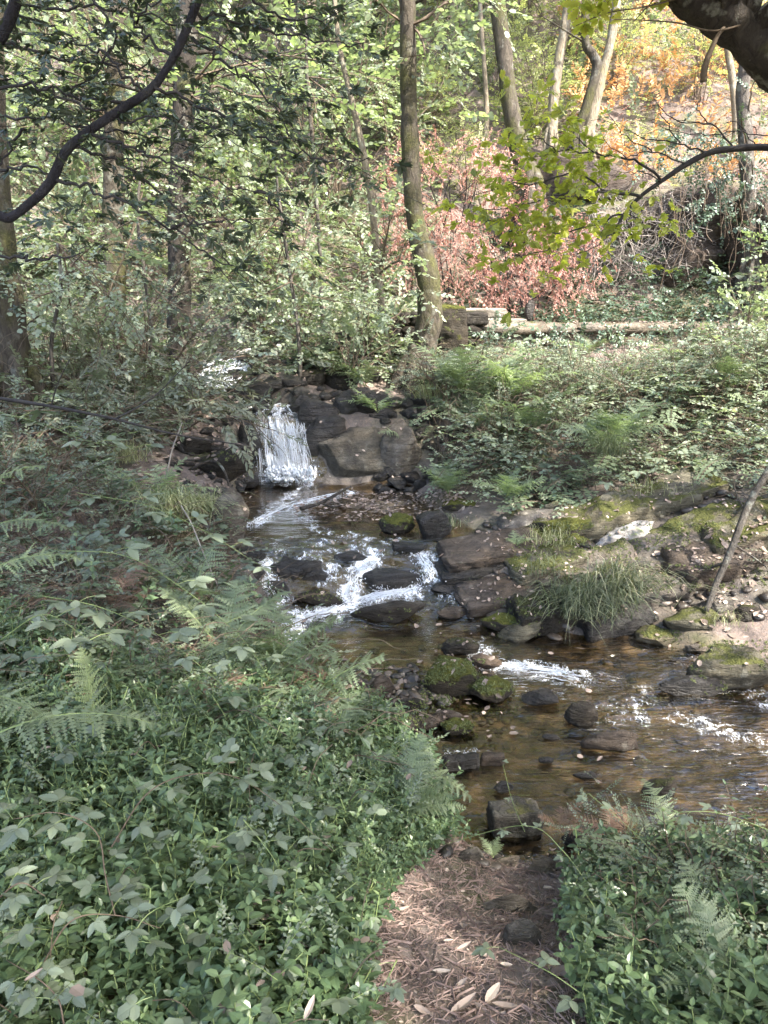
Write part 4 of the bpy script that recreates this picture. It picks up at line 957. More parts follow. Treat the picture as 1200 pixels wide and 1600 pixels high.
# ------------------------------------------------------------------ trees
def tree(name, label, pts, mat, seed, Y, root_flare=1.0, above=None, crown=None, sides=14, tilt=0., branches=0, lump=.10, high=None):
    """pts: (px,py,width px) from foot up, at distance Y (tilt metres nearer at the top)"""
    rg = np.random.default_rng(seed); n = len(pts)
    q = []; r = []
    for i, (px, py, w) in enumerate(pts):
        yy = Y - tilt * i / max(1, n - 1); q.append(P(px, py, yy)); r.append(w / ppm(py, yy) / 2)
    q = np.array(q); g = TZ(q[0][0], q[0][1]); 
    foot = q[0].copy(); foot[2] = min(g, foot[2]) - .25
    if root_flare: q = np.vstack([foot[None], q]); r = [r[0] * root_flare * 1.25] + r
    if above:
        d = q[-1] - q[-2]; d /= np.linalg.norm(d); d = d * .6 + np.array([0, 0, .5])
        for k in range(3): q = np.vstack([q, q[-1] + d * above / 3]); r.append(r[-1] * .8)
    qq = smooth_poly(np.column_stack([q, r]), 9); tops = qq[-1]
    root = thing(name, label, 'tree', tuple(foot))
    if high:  # unseen crowns added above the view for golden reflections in the water
        ws, ls, tips = Soup(), Soup(), []; tp = qq[-1, :3]
        for k in range(7):
            a = k * .9 + rg.random(); grow(ws, qq[-1 - int(rg.integers(0, 8)), :3], (math.cos(a), math.sin(a), rg.uniform(.2, 1.2)), rg.uniform(1.6, 2.6), .035, 2, rg, tips, .02, .25, 4, 4)
        tips = [t for t in tips if t[0][2] > 2.4 + .33 * t[0][1]]
        leafup(ls, tips, T_shrub, rg, 2.5, 1, jit=.1); build('limbs', ws, mat, root); build('crown', ls, [high, M_TWIG], root)
    s = Soup(); tube(s, qq[:, :3], qq[:, 3], sides, 0, .5, lump, seed)
    for b in range(branches):
        i = int(len(qq) * rg.uniform(.45, .95)); a = rg.uniform(0, 6.28)
        grow(s, qq[i, :3], (math.cos(a), math.sin(a), rg.uniform(.1, .6)), rg.uniform(.7, 1.6), qq[i, 3] * .25, 1, rg, [], .02, .3, 3)
    if root_flare > 1.1:
        for k in range(6):
            a = k * 1.05 + rg.random() * .5; d = np.array([math.cos(a), math.sin(a), 0]); b = q[1] if len(q) > 1 else q[0]; r0 = r[1] if len(r) > 1 else r[0]
            e = b + d * r0 * 2.6; e[2] = TZ(e[0], e[1]) - .06
            tube(s, smooth_poly([b + [0, 0, r0 * 2.0], b + d * r0 * .9 + [0, 0, r0 * .6], (b + e) / 2 + d * r0 * .2, e], 5), np.linspace(r0 * .5, r0 * .18, 16), 7, 0, .5, .1, seed + k)
    build('trunk', s, mat, root, smooth=True)
    if crown:
        tpls, lm, cl, size, nb, lev = crown
        ws, ls, tips = Soup(), Soup(), []
        for (c0, c1, bl) in cl:
            grow(ws, c0, np.array(c1) - np.array(c0), np.linalg.norm(np.array(c1) - np.array(c0)), (.008 if name == 'hazel_sapling' else .016) if bl else .05, lev, rg, tips, 0.0, .3, nb, 4, 0, .8)
        leafup(ls, tips, tpls, rg, size, 1)
        if ws.v: build('branches', ws, M_TWIG, root)
        lo = build('crown', ls, [lm, M_TWIG], root)
    return root
def limbs(px, py, Y, spec):   # branch starts and ends from photo coordinates
    return [(P(px, py, Y), P(*e), True) for e in spec]

tree('alder_tree', 'dark mossy trunk behind dark leaves, the one of the left trunks nearest the waterfall', [(282,575,44),(281,500,37),(280,400,36),(282,300,36),(286,180,35),(291,60,34),(296,-40,32)], B_DARK, 1, 8.6, 1.3, 4.0,
     (T_round, G['shrub'], [(P(286, 140, 8.6), P(*e), True) for e in [(420,60,8.2),(480,150,8.0),(400,-40,8.4),(150,40,8.2),(200,120,8.8),(360,230,8.2),(520,40,8.6)]] , 1.25, 5, 1), branches=3)
tree('alder_tree', 'greyer trunk left of the dark one, leaves crowding its foot', [(182,590,38),(180,500,34),(178,400,33),(177,300,32),(178,200,30),(182,90,28),(186,-40,26)], B_MOSS, 2, 8.9, 1.3, 3.5,
     (T_round, G['shrub'], [(P(180, 160, 8.9), P(*e), True) for e in [(60,80,8.5),(90,200,8.6),(250,30,9),(40,-20,9),(150,-40,8.5)]], 1.2, 5, 1), branches=3)
tree('alder_tree', 'thick mossy trunk cut off by the left edge of the photo', [(22,600,64),(16,520,52),(8,440,46),(2,380,42),(-8,250,40),(-14,100,38),(-14,-40,36)], B_MOSS, 3, 6.2, 1.2, 3)
tree('main_tree', 'tall slender trunk with mossy bark rising beside the steps, swelling to a mossy foot', [(652,612,66),(656,585,50),(664,540,42),(672,480,40),(668,430,36),(655,375,31),(645,310,28),(640,220,27),(638,110,26),(637,0,25),(636,-60,24)], B_MOSS, 4, 8.25, 1.5, 3.5,
     (T_round, G['pale'], [(P(640, 40, 8.25), P(*e), True) for e in [(700,60,8.0),(760,-20,8.2),(560,20,8.2),(580,-60,8.2),(720,20,7.8)]], 1.0, 4, 1), branches=4, sides=16)
tree('leaning_tree', 'mossy trunk leaning left above the russet leaves', [(826,300,38),(818,262,30),(806,210,28),(795,150,25),(786,70,25),(776,0,24),(770,-50,23)], B_MOSS, 5, 12.0, 1.3, 3, branches=2, high=G['sunny'])
tree('young_tree', 'pale slim trunk tilting right, between the leaning tree and the forked pair', [(861,215,18),(866,150,16),(874,90,15),(886,20,15),(893,-40,14)], B_PALE, 6, 13.0, 1.2, 3, branches=2, high=G['oak'])
tree('young_tree', 'dark bent stem in front of the pale sunlit one', [(900,215,16),(915,170,15),(932,110,15),(926,85,14),(914,60,13),(917,-40,12)], B_MOSS, 7, 12.8, 1.2, 2.5, branches=3)
tree('young_tree', 'pale sunlit stem leaning right beside the dark bent one', [(918,218,20),(928,170,17),(942,110,15),(957,50,14),(968,-40,13)], B_PALE, 8, 13.2, 1.2, 3, branches=2, high=G['sunny'])
tree('sapling', 'very thin yellowish stem left of the leaning tree', [(760,175,8),(757,110,7),(752,40,7),(748,-40,6)], B_PALE, 9, 13.5, 1.0, 2)
tree('sapling', 'thin grey leaning stem left of the main tree, leaves over its foot', [(612,600,15),(600,520,13),(592,440,12),(582,330,11),(566,230,11),(548,150,9),(530,70,8),(520,-40,7)], B_PALE, 10, 8.6, 1.1, 2,
     (T_round, G['pale'], [(P(590, 430, 8.6), P(*e), True) for e in [(520,400,8.3),(660,350,8.2),(500,470,8.2),(540,330,8.4),(610,320,8.3)]], .95, 5, 1), lump=.04)
tree('sapling', 'thin pale stem near the right edge by the orange slope', [(1150,210,12),(1146,140,11),(1136,70,11),(1128,0,10),(1120,-50,10)], B_PALE, 11, 13.0, 1.1, 3, high=G['sunny'])
tree('ivy_tree', 'ivy wrapped trunk standing against the cliff at the right edge', [(1172,420,24),(1170,330,22),(1166,230,22),(1160,150,20),(1168,60,18),(1160,-50,17)], B_GREY, 12, 11.0, 1.2, 2.5,
     (T_ivy, G['ivy'], [(P(1170, y, 10.95), P(1165 + dx, y - 60, 10.7), True) for y, dx in [(420,12),(360,-20),(300,18),(230,-14),(180,20),(120,-20)]], .8, 4, 0))
for k, (px, Y, w, lab, m) in enumerate([(450, 14.5, 17, 'slim trunk far up the left slope behind the alder leaves', B_GREY), (105, 13.5, 22, 'far trunk between the left edge tree and the greyer trunk', B_MOSS), (350, 15.5, 14, 'faint far stem right of the dark mossy trunk', B_GREY), (705, 15.5, 12, 'faint far stem right of the main tree', B_PALE), (1010, 16, 12, 'thin far stem on the orange slope', B_PALE)]):
    g = hit(px, 230 if px < 600 else 170, False); Yt = Y; x = P(px, 200, Yt)[0]; zz = TZ(x, Yt); yrr = (zz - CH) / Yt
    pyf = 800 - 1200 * (math.tan(math.atan(yrr) + math.radians(PITCH)))
    tree('far_tree', lab, [(px, pyf, w * 1.2), (px + 6, pyf - 120, w), (px + 2, pyf - 260, w * .9), (px + 14, min(pyf - 380, -60), w * .8)], m, 60 + k, Yt, 1.2, 3, branches=2, high=G['shrub'] if px < 600 else G['orange'])

HZ = [('hazel_sapling', 'slender sapling with pale round leaves over the creek, left of the thin leaning stem', [(470,600,7),(466,520,6),(455,440,6),(440,340,5),(430,260,4)], 8.0, [(330,300),(380,380),(520,300),(560,400),(350,470),(500,470),(420,240),(300,400),(560,500)]),
 ('hazel_sapling', 'slender sapling with pale leaves between the greyer and the dark mossy trunk', [(232,600,7),(236,520,6),(226,430,6),(215,340,5),(222,250,4)], 7.6, [(120,330),(340,380),(140,440),(60,420),(330,560),(80,500)]),
 ('hazel_sapling', 'slender sapling with pale leaves in front of the left edge trunk', [(88,640,8),(80,540,6),(95,450,6),(90,380,5)], 6.4, [(10,420),(170,420),(30,520),(170,540),(120,360),(200,620),(10,600)]),
 ('hazel_sapling', 'taller slender sapling with pale leaves high up left of the main tree', [(505,560,7),(500,400,6),(490,250,6),(480,120,5),(478,20,4)], 9.4, [(400,150),(570,120),(420,60),(590,220),(400,260),(570,320),(540,20),(440,340),(590,60)])]
for k, (nm, lab, pts, Y, es) in enumerate(HZ):
    tree(nm, lab, pts, B_GREY, 140 + k, Y, 1.0, None, (T_round + T_shrub[:2], G['pale'], [(P(pts[2 + (i % 2)][0], pts[2 + (i % 2)][1], Y), P(e[0], e[1], Y - .5 + .25 * (i % 4)), True) for i, e in enumerate(es)], .72, 7, 1), sides=7, lump=.04)

# big oak leaning in from the right: bough across the corner, thin branch with lit leaves, unseen crown for shade
rg = np.random.default_rng(77)
Yb = 4.6
oak = thing('oak_tree', 'leaning oak whose thick bough crosses the top right corner above yellow green leaves', 'tree', (3.0, 4.8, .75))
qb = np.array([(3.0,4.9,.5,.24),(3.0,4.85,1.1,.20),(2.85,4.75,2.1,.17),(*P(1265,165,4.65),.155),(*P(1190,72,4.6),.14),(*P(1120,15,4.55),.125),(*P(1055,-30,4.5),.115),(*P(980,-110,4.3),.10),(.9,3.9,5.2,.08),(.3,3.3,6.0,.06)])
s = Soup(); qs = smooth_poly(qb, 9); tube(s, qs[:, :3], qs[:, 3] * .88, 18, 0, .5, .14, 3)
build('trunk', s, B_DARK, oak, smooth=True)
s = Soup(); tips = []
for i in range(13):      # unseen crown limbs overhead, spread wide to shade the near ground
    st = qs[int(len(qs) * rg.uniform(.45, .98)), :3]; e = np.array([[-1.5,2.5,6.4],[.2,-1.5,6.6],[1.8,-3.2,7.0],[3.5,-3.5,7.2],[5.2,-2.,7.2],[2.2,.6,7.6],[4.6,.8,7.4],[-.6,.4,6.4],[6.2,2.6,7.2],[3.6,2.6,7.8],[1.2,2.8,7.0],[5.5,-4.6,7.2],[.8,-4.2,6.8]][i]) + rg.normal(0, .3, 3)
    grow(s, st, e - st, np.linalg.norm(e - st), .07, 2, rg, tips, 0., .3, 6, 5)
tips = [t for t in tips if t[0][2] > 3.7 + .40 * max(0, t[0][1])]
build('limbs', s, B_DARK, oak)
s2 = Soup(); leafup(s2, tips, T_shrub, rg, 2.5, 2, jit=.15); build('crown', s2, [G['oak'], M_TWIG], oak)
print('oak tips', len(tips))
# lower branch with lit leaves
s = Soup(); tips = []
br = smooth_poly(PT([(1330,260,4.9),(1260,240,4.95),(1200,230,5.0),(1150,232,5.0),(1110,238,5.0),(1070,258,5.0),(1035,282,5.0),(1003,305,5.0),(975,335,5.0),(960,365,4.95)]), 5)
tube(s, br, np.linspace(.026, .008, len(br)), 7, 0, .5, .08, 4)
def side(pts, r0, sp=3, r1=.002):
    q = smooth_poly(PT(pts), 5); q = q + rg.normal(0, .006, q.shape); tube(s, q, np.linspace(r0, r1, len(q)), 5, 0); return q
subs = [([(1003,305,5),(950,300,4.9),(890,300,4.8),(820,320,4.75),(740,330,4.7)], .010), ([(1035,282,5),(990,250,5),(930,240,4.95),(870,235,4.9),(820,250,4.9)], .009),
        ([(975,335,5),(930,350,4.95),(880,365,4.9),(830,360,4.85)], .007), ([(985,330,5),(1000,345,5.05),(1010,370,5)], .005), ([(950,300,4.9),(900,270,4.85),(850,285,4.8),(790,290,4.75),(730,310,4.7)], .006),
        ([(820,320,4.75),(770,345,4.7),(730,355,4.7)], .004), ([(880,365,4.9),(850,395,4.85),(800,400,4.8)], .004), ([(930,240,4.95),(890,205,4.9),(860,215,4.9)], .004), ([(890,300,4.8),(850,330,4.75),(800,360,4.7)], .004),
        ([(870,235,4.9),(840,215,4.85),(800,225,4.85)], .004),([(960,365,4.95),(930,385,4.9),(900,400,4.9)],.004)]
for pts, r0 in subs:
    q = side(pts, r0)
    for i in range(3, len(q)):
        tips.append((q[i], (q[i] - q[i - 1]) * 8 + rg.normal(0, .6, 3)))
        if i % 3 == 0:
            e = q[i] + rg.normal(0, .11, 3) + [-.04, 0, -.02]; tube(s, np.array([q[i], (q[i] + e) / 2, e]), .0015, 3, 0); tips.append((e, rg.normal(0, 1, 3)))
bare = [([(1110,238,5),(1060,225,4.95),(1010,215,4.9),(975,200,4.9)], .006), ([(1070,258,5),(1020,235,4.9),(980,245,4.9),(940,215,4.9)], .005), ([(1150,232,5),(1110,195,5),(1060,190,4.9),(1020,160,4.9)], .006),
        ([(1060,225,4.95),(1040,190,4.9),(1030,165,4.9)], .004), ([(1110,195,5),(1090,170,5),(1095,150,5)], .004), ([(1180,230,5),(1160,200,5),(1135,190,5)], .004),
        ([(1020,235,4.9),(980,215,4.85),(950,180,4.8)], .004), ([(1035,282,5),(1000,270,4.9),(960,275,4.9)], .004), ([(1200,215,5),(1150,205,4.9),(1090,210,4.8),(1040,200,4.8)], .004)]
for pts, r0 in bare:
    q = side(pts, r0)
    for i in range(2, len(q) - 1, 3):
        e = q[i] + rg.normal(0, .07, 3) + [-.05, 0, 0]; tube(s, smooth_poly([q[i], (q[i] + e) / 2 + rg.normal(0, .01, 3), e], 3), .0016, 3, 0)
build('lower_branch', s, M_DTWIG, oak, smooth=True)
s2 = Soup(); leafup(s2, tips, T_oak, rg, .52, 2, jit=.12); o = build('leaves', s2, [G['oak'], M_DTWIG], oak)
s = Soup()  # dead snag hanging from the bough and a thin twig to it
q = smooth_poly(PT([(1135,40,4.5),(1122,55,4.45),(1108,85,4.45),(1100,110,4.45),(1099,128,4.45)]), 5); tube(s, q, np.linspace(.010, .016, len(q)), 7, 0, .5, .2, 9)
q = smooth_poly(PT([(960,30,4.4),(1010,32,4.4),(1060,36,4.45),(1120,48,4.45),(1200,25,4.5)]), 5); tube(s, q, np.linspace(.002, .006, len(q)), 5, 0)
q = smooth_poly(PT([(900,40,4.4),(950,20,4.4),(1010,10,4.4),(1090,-10,4.5)]), 5); tube(s, q, np.linspace(.002, .005, len(q)), 5, 0)
build('dead_snag', s, M_TWIG, oak, smooth=True)
s2 = Soup(); leafup(s2, [(P(925 + rg.uniform(-25, 45), 10 + rg.uniform(-30, 25), 4.4), rg.normal(0, 1, 3)) for _ in range(16)], T_oak, rg, .8, 1); build('leaves', s2, [G['oak'], M_DTWIG], oak)

# laurel leaning in from the left: dark bough across the top left, leaf sprays, unseen crown for shade
lau = thing('laurel_tree', 'dark leaved tree whose smooth bare bough curves across the top left corner', 'tree', (-2.3, 3.2, .8))
s = Soup(); qb = np.array([(-2.35,3.3,.5,.07),(-2.2,3.2,1.2,.055),(-1.9,3.05,1.75,.042),(*P(-30,362,3.0),.030),(*P(20,338,3.0),.0275),(*P(75,290,3.0),.026),(*P(100,240,3.0),.025),(*P(135,208,3.0),.0245),(*P(190,170,3.0),.024),(*P(235,140,3.0),.0235),(*P(268,95,3.0),.022),(*P(292,45,3.0),.021),(*P(318,-20,3.0),.020),(*P(345,-90,2.95),.019),(-.45,2.7,4.6,.017)])
qs = smooth_poly(qb, 8); tube(s, qs[:, :3], qs[:, 3] * .64, 12, 0, .5, .14, 6)
q = smooth_poly(PT([(-60,130,3.1),(-10,75,3.1),(8,45,3.1),(22,10,3.1),(40,-60,3.1)]), 6); tube(s, q, .020, 9, 0, .5, .05, 7)
build('trunk', s, B_BOUGH, lau, smooth=True)
s = Soup(); tips = []
TW = [[(135,208,3),(190,225,2.95),(250,248,2.9),(320,280,2.9),(400,300,2.9)], [(90,282,3),(140,295,2.95),(200,320,2.9),(260,355,2.9),(330,400,2.9),(400,430,2.9)],
      [(245,140,3),(300,160,3),(380,200,2.95),(450,232,2.9),(540,250,2.9),(575,250,2.9)], [(300,20,3),(350,30,3.1),(420,45,3.2),(500,62,3.2),(570,70,3.2)],
      [(200,170,3),(120,150,3.1),(40,135,3.1),(-40,120,3.2)], [(230,150,3),(200,120,3),(150,80,3.1),(80,40,3.2),(20,20,3.2)], [(275,90,3),(230,60,3.1),(215,30,3.1),(240,5,3.1),(280,-10,3.1)],
      [(-40,140,3.1),(60,135,3),(130,165,3),(200,185,3),(300,185,2.95),(380,215,2.9)], [(-20,265,3.1),(60,265,3.1),(100,275,3)], [(0,400,3.3),(60,405,3.2),(110,400,3.1),(140,380,3.1)],
      [(120,225,3),(200,260,3.1),(280,330,3.1),(330,380,3.1)], [(-20,60,3.4),(80,90,3.4),(180,100,3.4),(300,110,3.4),(420,120,3.3)], [(-20,10,3.3),(100,10,3.3),(220,20,3.3),(330,60,3.3),(440,140,3.2)],
      [(40,200,3.3),(10,240,3.3),(-20,290,3.3)], [(300,60,3.2),(360,100,3.2),(420,160,3.2),(470,230,3.1)], [(380,-20,3.3),(450,30,3.4),(540,20,3.5)], [(140,-20,3.5),(180,60,3.4),(120,140,3.3),(60,190,3.3)],
      [(400,300,2.9),(430,320,2.9),(450,350,2.9)], [(260,355,2.9),(320,350,2.9),(400,345,2.9)], [(-20,180,3.6),(90,190,3.5),(220,215,3.4),(330,235,3.3)]]
for i, pts in enumerate(TW):
    q = smooth_poly(PT(pts), 7); q = q + rg.normal(0, .008, q.shape); tube(s, q, np.linspace(.0065, .0018, len(q)), 5, 0)
    for j in range(2, len(q), 2):
        if rg.random() < .25: continue
        if pts[0][1] > 260 and j < len(q) * .4: continue
        d = (q[j] - q[j - 1]); d /= np.linalg.norm(d); d = d + rg.normal(0, .6, 3) * [1, 1, .5]
        if i not in (8, 9) : tips.append((q[j], d))
        if rg.random() < .4:
            e = q[j] + d / np.linalg.norm(d) * rg.uniform(.15, .35); tube(s, np.array([q[j], (q[j] + e) / 2 + [0, 0, -.01], e]), .0015, 3, 0); 
            if i not in (8, 9): tips.append((e, d)); tips.append(((q[j] + e) / 2, d + rg.normal(0, .5, 3)))
for _ in range(105): 
    px, py = rg.uniform(-40, 520), rg.uniform(-60, 215) ; tips.append((P(px, py - .25 * px * (rg.random() > .6), rg.uniform(3.0, 4.0)), rg.normal(0, 1, 3) * [1, .6, .3]))
for _ in range(26): tips.append((P(rg.uniform(-10, 200), rg.uniform(280, 420), rg.uniform(3.2, 3.8)), rg.normal(0, 1, 3) * [1, .6, .3]))
build('twigs', s, M_DTWIG, lau, smooth=True)
s2 = Soup(); keepf = lambda t: rg.random() < np.clip(1.25 - (600 + 1200 * t[0][0] / 3.0) / 700 - max(0, 2.75 - t[0][2]) * .35, .25, 1)
tips = [t for t in tips if keepf(t)]
leafup(s2, tips, T_laurel, rg, .42, 1, jit=.05); leafup(s2, tips, T_laurel, rg, .38, 1, jit=.14); build('leaves', s2, [G['laurel'], M_DTWIG], lau)
s, s2, tips = Soup(), Soup(), []  # unseen laurel crown, placed overhead to shade the near bank
for i in range(5):
    st = np.array([-.6, 2.7, 4.4]); e = np.array([rg.uniform(-3.0, 1.2), rg.uniform(-.6, 2.4), rg.uniform(4.6, 6.6)]); grow(s, st, e - st, np.linalg.norm(e - st), .03, 2, rg, tips, 0., .3, 5, 4)
tips = [t for t in tips if t[0][2] > 3.0 + .36 * max(0, t[0][1])]
build('limbs', s, M_DTWIG, lau); leafup(s2, tips, T_laurel, rg, 1.3, 2, jit=.1); build('crown', s2, [G['laurel'], M_DTWIG], lau)
print('laurel tips', len(tips))

# ------------------------------------------------------------------ undergrowth
def area(n, x0, x1, y0, y1, rg, f=None):
    x = rg.uniform(x0, x1, n); y = rg.uniform(y0, y1, n)
    if f is not None: k = f(x, y); x, y = x[k], y[k]
    return np.stack([x, y, terrain(x, y)], 1)
def path_l(y): return np.interp(y, [0, 1.3, 1.66, 1.95, 2.24, 2.45], [-.04, .0, .03, .10, .24, .36])
def path_r(y): return np.interp(y, [0, 1.3, 1.66, 1.95, 2.24, 2.45], [.36, .38, .44, .50, .60, .70])
def updir(n, rg, s=.35): d = rg.normal(0, s, (n, 3)); d[:, 2] = 1; return d
def rand_u(n, rg): u = rg.normal(0, 1, (n, 3)); u[:, 2] *= .2; return u
def flat_dirs(n, rg, z=.2):
    a = rg.uniform(0, 6.283, n); return np.stack([np.cos(a), np.sin(a), rg.normal(z, .3, n)], 1)
# other plants, dead stems and dropped leaves mixed into the carpet
rg = np.random.default_rng(100); s = Soup()
p = area(620, -2.2, .35, .95, 3.1, rg, lambda x, y: (x < path_l(y) - .08) & (sdist(x, y) < -.1) & (x > -.6 * y - .3)); p[:, 2] += rg.uniform(.10, .22, len(p)); kk = rg.random(len(p)) < .55
def remat(tp, m): return [(V, F, np.where(M == 0, m, 9), Rr) for V, F, M, Rr in tp]
scatter(s, remat(T_small, 0), p[kk], flat_dirs(kk.sum(), rg, .5), None, rg.uniform(.35, .55, kk.sum()), rg)
scatter(s, remat(T_treflo, 1), p[~kk], flat_dirs((~kk).sum(), rg, .1), None, rg.uniform(.45, .8, (~kk).sum()), rg)
q = p[::5] - [0, 0, .02]; L1 = [(V, F, np.zeros(len(F), int), np.full(len(F), .5)) for V, F in (L_round, L_oval, L_oak)]
scatter(s, remat(L1, 2), q + rg.normal(0, .05, q.shape) * [1, 1, .1], flat_dirs(len(q), rg, 0), None, rg.uniform(.018, .04, len(q)), rg)
for c in p[::7]:
    a = rg.uniform(0, 6.28); e = c + [math.cos(a) * .16, math.sin(a) * .16, rg.uniform(-.05, .10)]; tube(s, smooth_poly([c - [0, 0, .12], (c + e) / 2, e], 4), rg.uniform(.0008, .002), 3, 3)
V, F, M, Rr = s.arrays(); s = Soup(); s.add(V, F, np.where(M == 9, 4, M), Rr)
o = build('ground_cover_plants', s, [G['bramble'], G['bramble'], G['litter'], M_TWIG, M_GSTEM]); tag(o, 'odd plants, dead stems and dropped leaves mixed into the green carpet', None, None, 'stuff')
# leafy carpet of the near left bank
rg = np.random.default_rng(101)
s = Soup()
p = area(13500, -2.3, .4, .85, 3.15, rg, lambda x, y: (x < path_l(y) - .05) & (sdist(x, y) < -.05) & (x > -.62 * y - .35))
tall = .5 + .5 * fbm2(p[:, 0], p[:, 1], 2.0, 3, 4); edge = np.clip((path_l(p[:, 1]) - p[:, 0]) * 4, .15, 1)
p[:, 2] += rg.uniform(-.03, .15, len(p)) * tall * edge
szs = rg.uniform(.42, .95, len(p)) * (.75 + .25 * edge) * (1 + .25 * fbm2(p[:, 0], p[:, 1], 3.0, 2, 8))
for tp_, kk in ((T_sprig, p[:, 1] < 1.7), (T_spriglo, p[:, 1] >= 1.7)):
    scatter(s, tp_, p[kk], updir(kk.sum(), rg, .28), rand_u(kk.sum(), rg), szs[kk], rg, .55)
o = build('ground_cover_leaves', s, [G['cover'], M_GSTEM]); tag(o, 'dense green leafy carpet over the near left bank', None, None, 'stuff')
s = Soup()
p = area(4600, .3, 2.4, .85, 2.35, rg, lambda x, y: (x > path_r(y) + .06) & (x < .62 * y + .45) & (y < 2.25 - .10 * x))
p[:, 2] += rg.uniform(-.02, .10, len(p))
scatter(s, T_sprig, p, updir(len(p), rg, .3), rand_u(len(p), rg), rg.uniform(.4, .9, len(p)), rg, .55)
o = build('ground_cover_leaves', s, [G['cover'], M_GSTEM]); tag(o, 'green leafy carpet on the right of the path', None, None, 'stuff')

def mound(name, label, n, x0, x1, y0, y1, f, hgt, mixes, seed, twigs=0, twm=None, tl=.5):
    """tangled undergrowth nobody could count: sprays spread through a layer above the ground"""
    rg = np.random.default_rng(seed); p = area(n, x0, x1, y0, y1, rg, f)
    h = hgt(p[:, 0], p[:, 1]) if callable(hgt) else np.full(len(p), hgt)
    p[:, 2] += h * rg.uniform(0.02, 1, len(p)) ** .7 * (.65 + .45 * fbm2(p[:, 0], p[:, 1], 1.9, 3, seed))
    cl = fbm2(p[:, 0], p[:, 1], 2.4, 2, seed + 9) + rg.normal(0, .45, len(p)); order = np.argsort(np.argsort(cl)) / max(1, len(p))
    mats = []; a = 0.
    tot = sum(m[2] for m in mixes); s = Soup()
    for (tp, mat, w, scl, up) in mixes:
        b = a + w / tot; k = (order >= a) & (order < b); a = b; q = p[k]
        if mat not in mats: mats.append(mat)
        mi = mats.index(mat)
        tps = [(V, F, np.where(M == 0, mi, 99), Rr) for V, F, M, Rr in tp]
        d = updir(len(q), rg, .6) if up else flat_dirs(len(q), rg, .15)
        scatter(s, tps, q, d, None if not up else rand_u(len(q), rg), scl * rg.uniform(.7, 1.25, len(q)), rg, .55)
    V, F, M, Rr = s.arrays(); tw = len(mats); M = np.where(M == 99, tw, M); mats.append(M_TWIG)
    s = Soup(); s.add(V, F, M, Rr)
    if twigs:
        mats.append(twm or M_TWIG); q = area(twigs, x0, x1, y0, y1, rg, f)
        for c in q:
            hh = (hgt(c[:1], c[1:2])[0] if callable(hgt) else hgt); a = rg.uniform(0, 6.28); L = tl * rg.uniform(.5, 1.3)
            e = c + [math.cos(a) * L, math.sin(a) * L * .6, hh * rg.uniform(.2, 1.1)]; m_ = (c + e) / 2 + [0, 0, hh * rg.uniform(.1, .6)]
            qq = smooth_poly([c, m_, e], 4); tube(s, qq + rg.normal(0, .006, qq.shape), np.linspace(rg.uniform(.0015, .004), .001, len(qq)), 3, tw + 1)
    o = build(name, s, mats); tag(o, label, None, None, 'stuff'); return o

# left bank between the carpet and the trees
notwater = lambda m: (lambda x, y: (sdist(x, y) < -m))
vis = lambda x, y: np.abs(x) < .56 * y + .5
def f_lb(x, y): return (sdist(x, y) < -.16) & (x < -.1 - .22 * (y - 2.6)) & vis(x, y) & ~((x > -1.75) & (y > 5.2) & (y < 7.3) & (x > -1.8 + .0 * y))
mound('undergrowth', 'tangle of brambles, ferns and dead stems on the left bank', 3200, -3.4, .2, 2.5, 5.2, f_lb, lambda x, y: .20 + .16 * sstep(2.6, 4.5, y) * sstep(-.3, -1.2, x),
      [(T_treflo, G['bramble'], 4, 1.1, False), (T_trefpt, G['bramble'], 4, 1.0, False), (T_small, G['bramble'], 3, 1.0, False), (T_spriglo, G['cover'], 2, 1.1, True), (T_small, G['olive'], 4, .8, False), (T_small, G['pale'], 2, .8, False), (T_frondlo, G['fern'], 2, .22, False), (T_small, G['ferndead'], 1, .6, False)], 201, 900, M_TWIG, .5)
mound('undergrowth', 'grey green shrubbery filling the left bank under the trunks', 2200, -5.2, -1.3, 5.0, 9.4, lambda x, y: (sdist(x, y) < -.12) & vis(x, y) & ((x < -1.9) | (y > 7.4)), lambda x, y: .35 + .30 * sstep(-1.9, -3.2, x),
      [(T_small, G['pale'], 4, 1.3, False), (T_round, G['shrub'], 3, .9, False), (T_olive, G['olive'], 3, .8, False), (T_round, G['pale'], 3, .9, False), (T_treflo, G['bramble'], 2, 1.3, False)], 202, 900, M_TWIG, .8)
# right bank
def f_rb(x, y): return (x > .30) & (sdist(x, y) < -.15) & vis(x, y) & (y > 5.75 + .0 * x + .15 * np.sin(x * 4)) & (y < 8.5) & ~((x > .5) & (y < 6.1) & (x < .9))
def h_rb(x, y): return .26 + .62 * sstep(5.8, 6.8, y) * (1 - .95 * sstep(7.7, 8.6, y)) * (.7 + .5 * fbm2(x, y, 1.2, 2, 3))
mound('undergrowth', 'thick bramble and fern tangle on the slope between the wall and the rock ledges', 5600, .45, 5.2, 5.7, 9.25, f_rb, h_rb,
      [(T_small, G['bramble'], 4, 1.25, False), (T_treflo, G['bramble'], 3, 1.2, False), (T_small, G['pale'], 6, 1.25, False), (T_trefpt, G['pale'], 5, 1.2, False), (T_round, G['pale'], 2, .8, False), (T_frondlo, G['fern'], 1.6, .36, False), (T_small, G['ferndead'], .8, .6, False), (T_ivy, G['ivy'], 2, .8, False)], 203, 1500, M_TWIG, .5)
mound('undergrowth', 'brambles over the rocks at the right edge beside the leaning dead branch', 900, 2.35, 4.4, 4.5, 6.0, lambda x, y: (x > 2.45 + .25 * (y - 4.5)) & vis(x, y), .28,
      [(T_small, G['bramble'], 4, .8, False), (T_treflo, G['bramble'], 3, .8, False), (T_ivy, G['ivy'], 3, .7, False)], 204, 420, M_TWIG, .5)
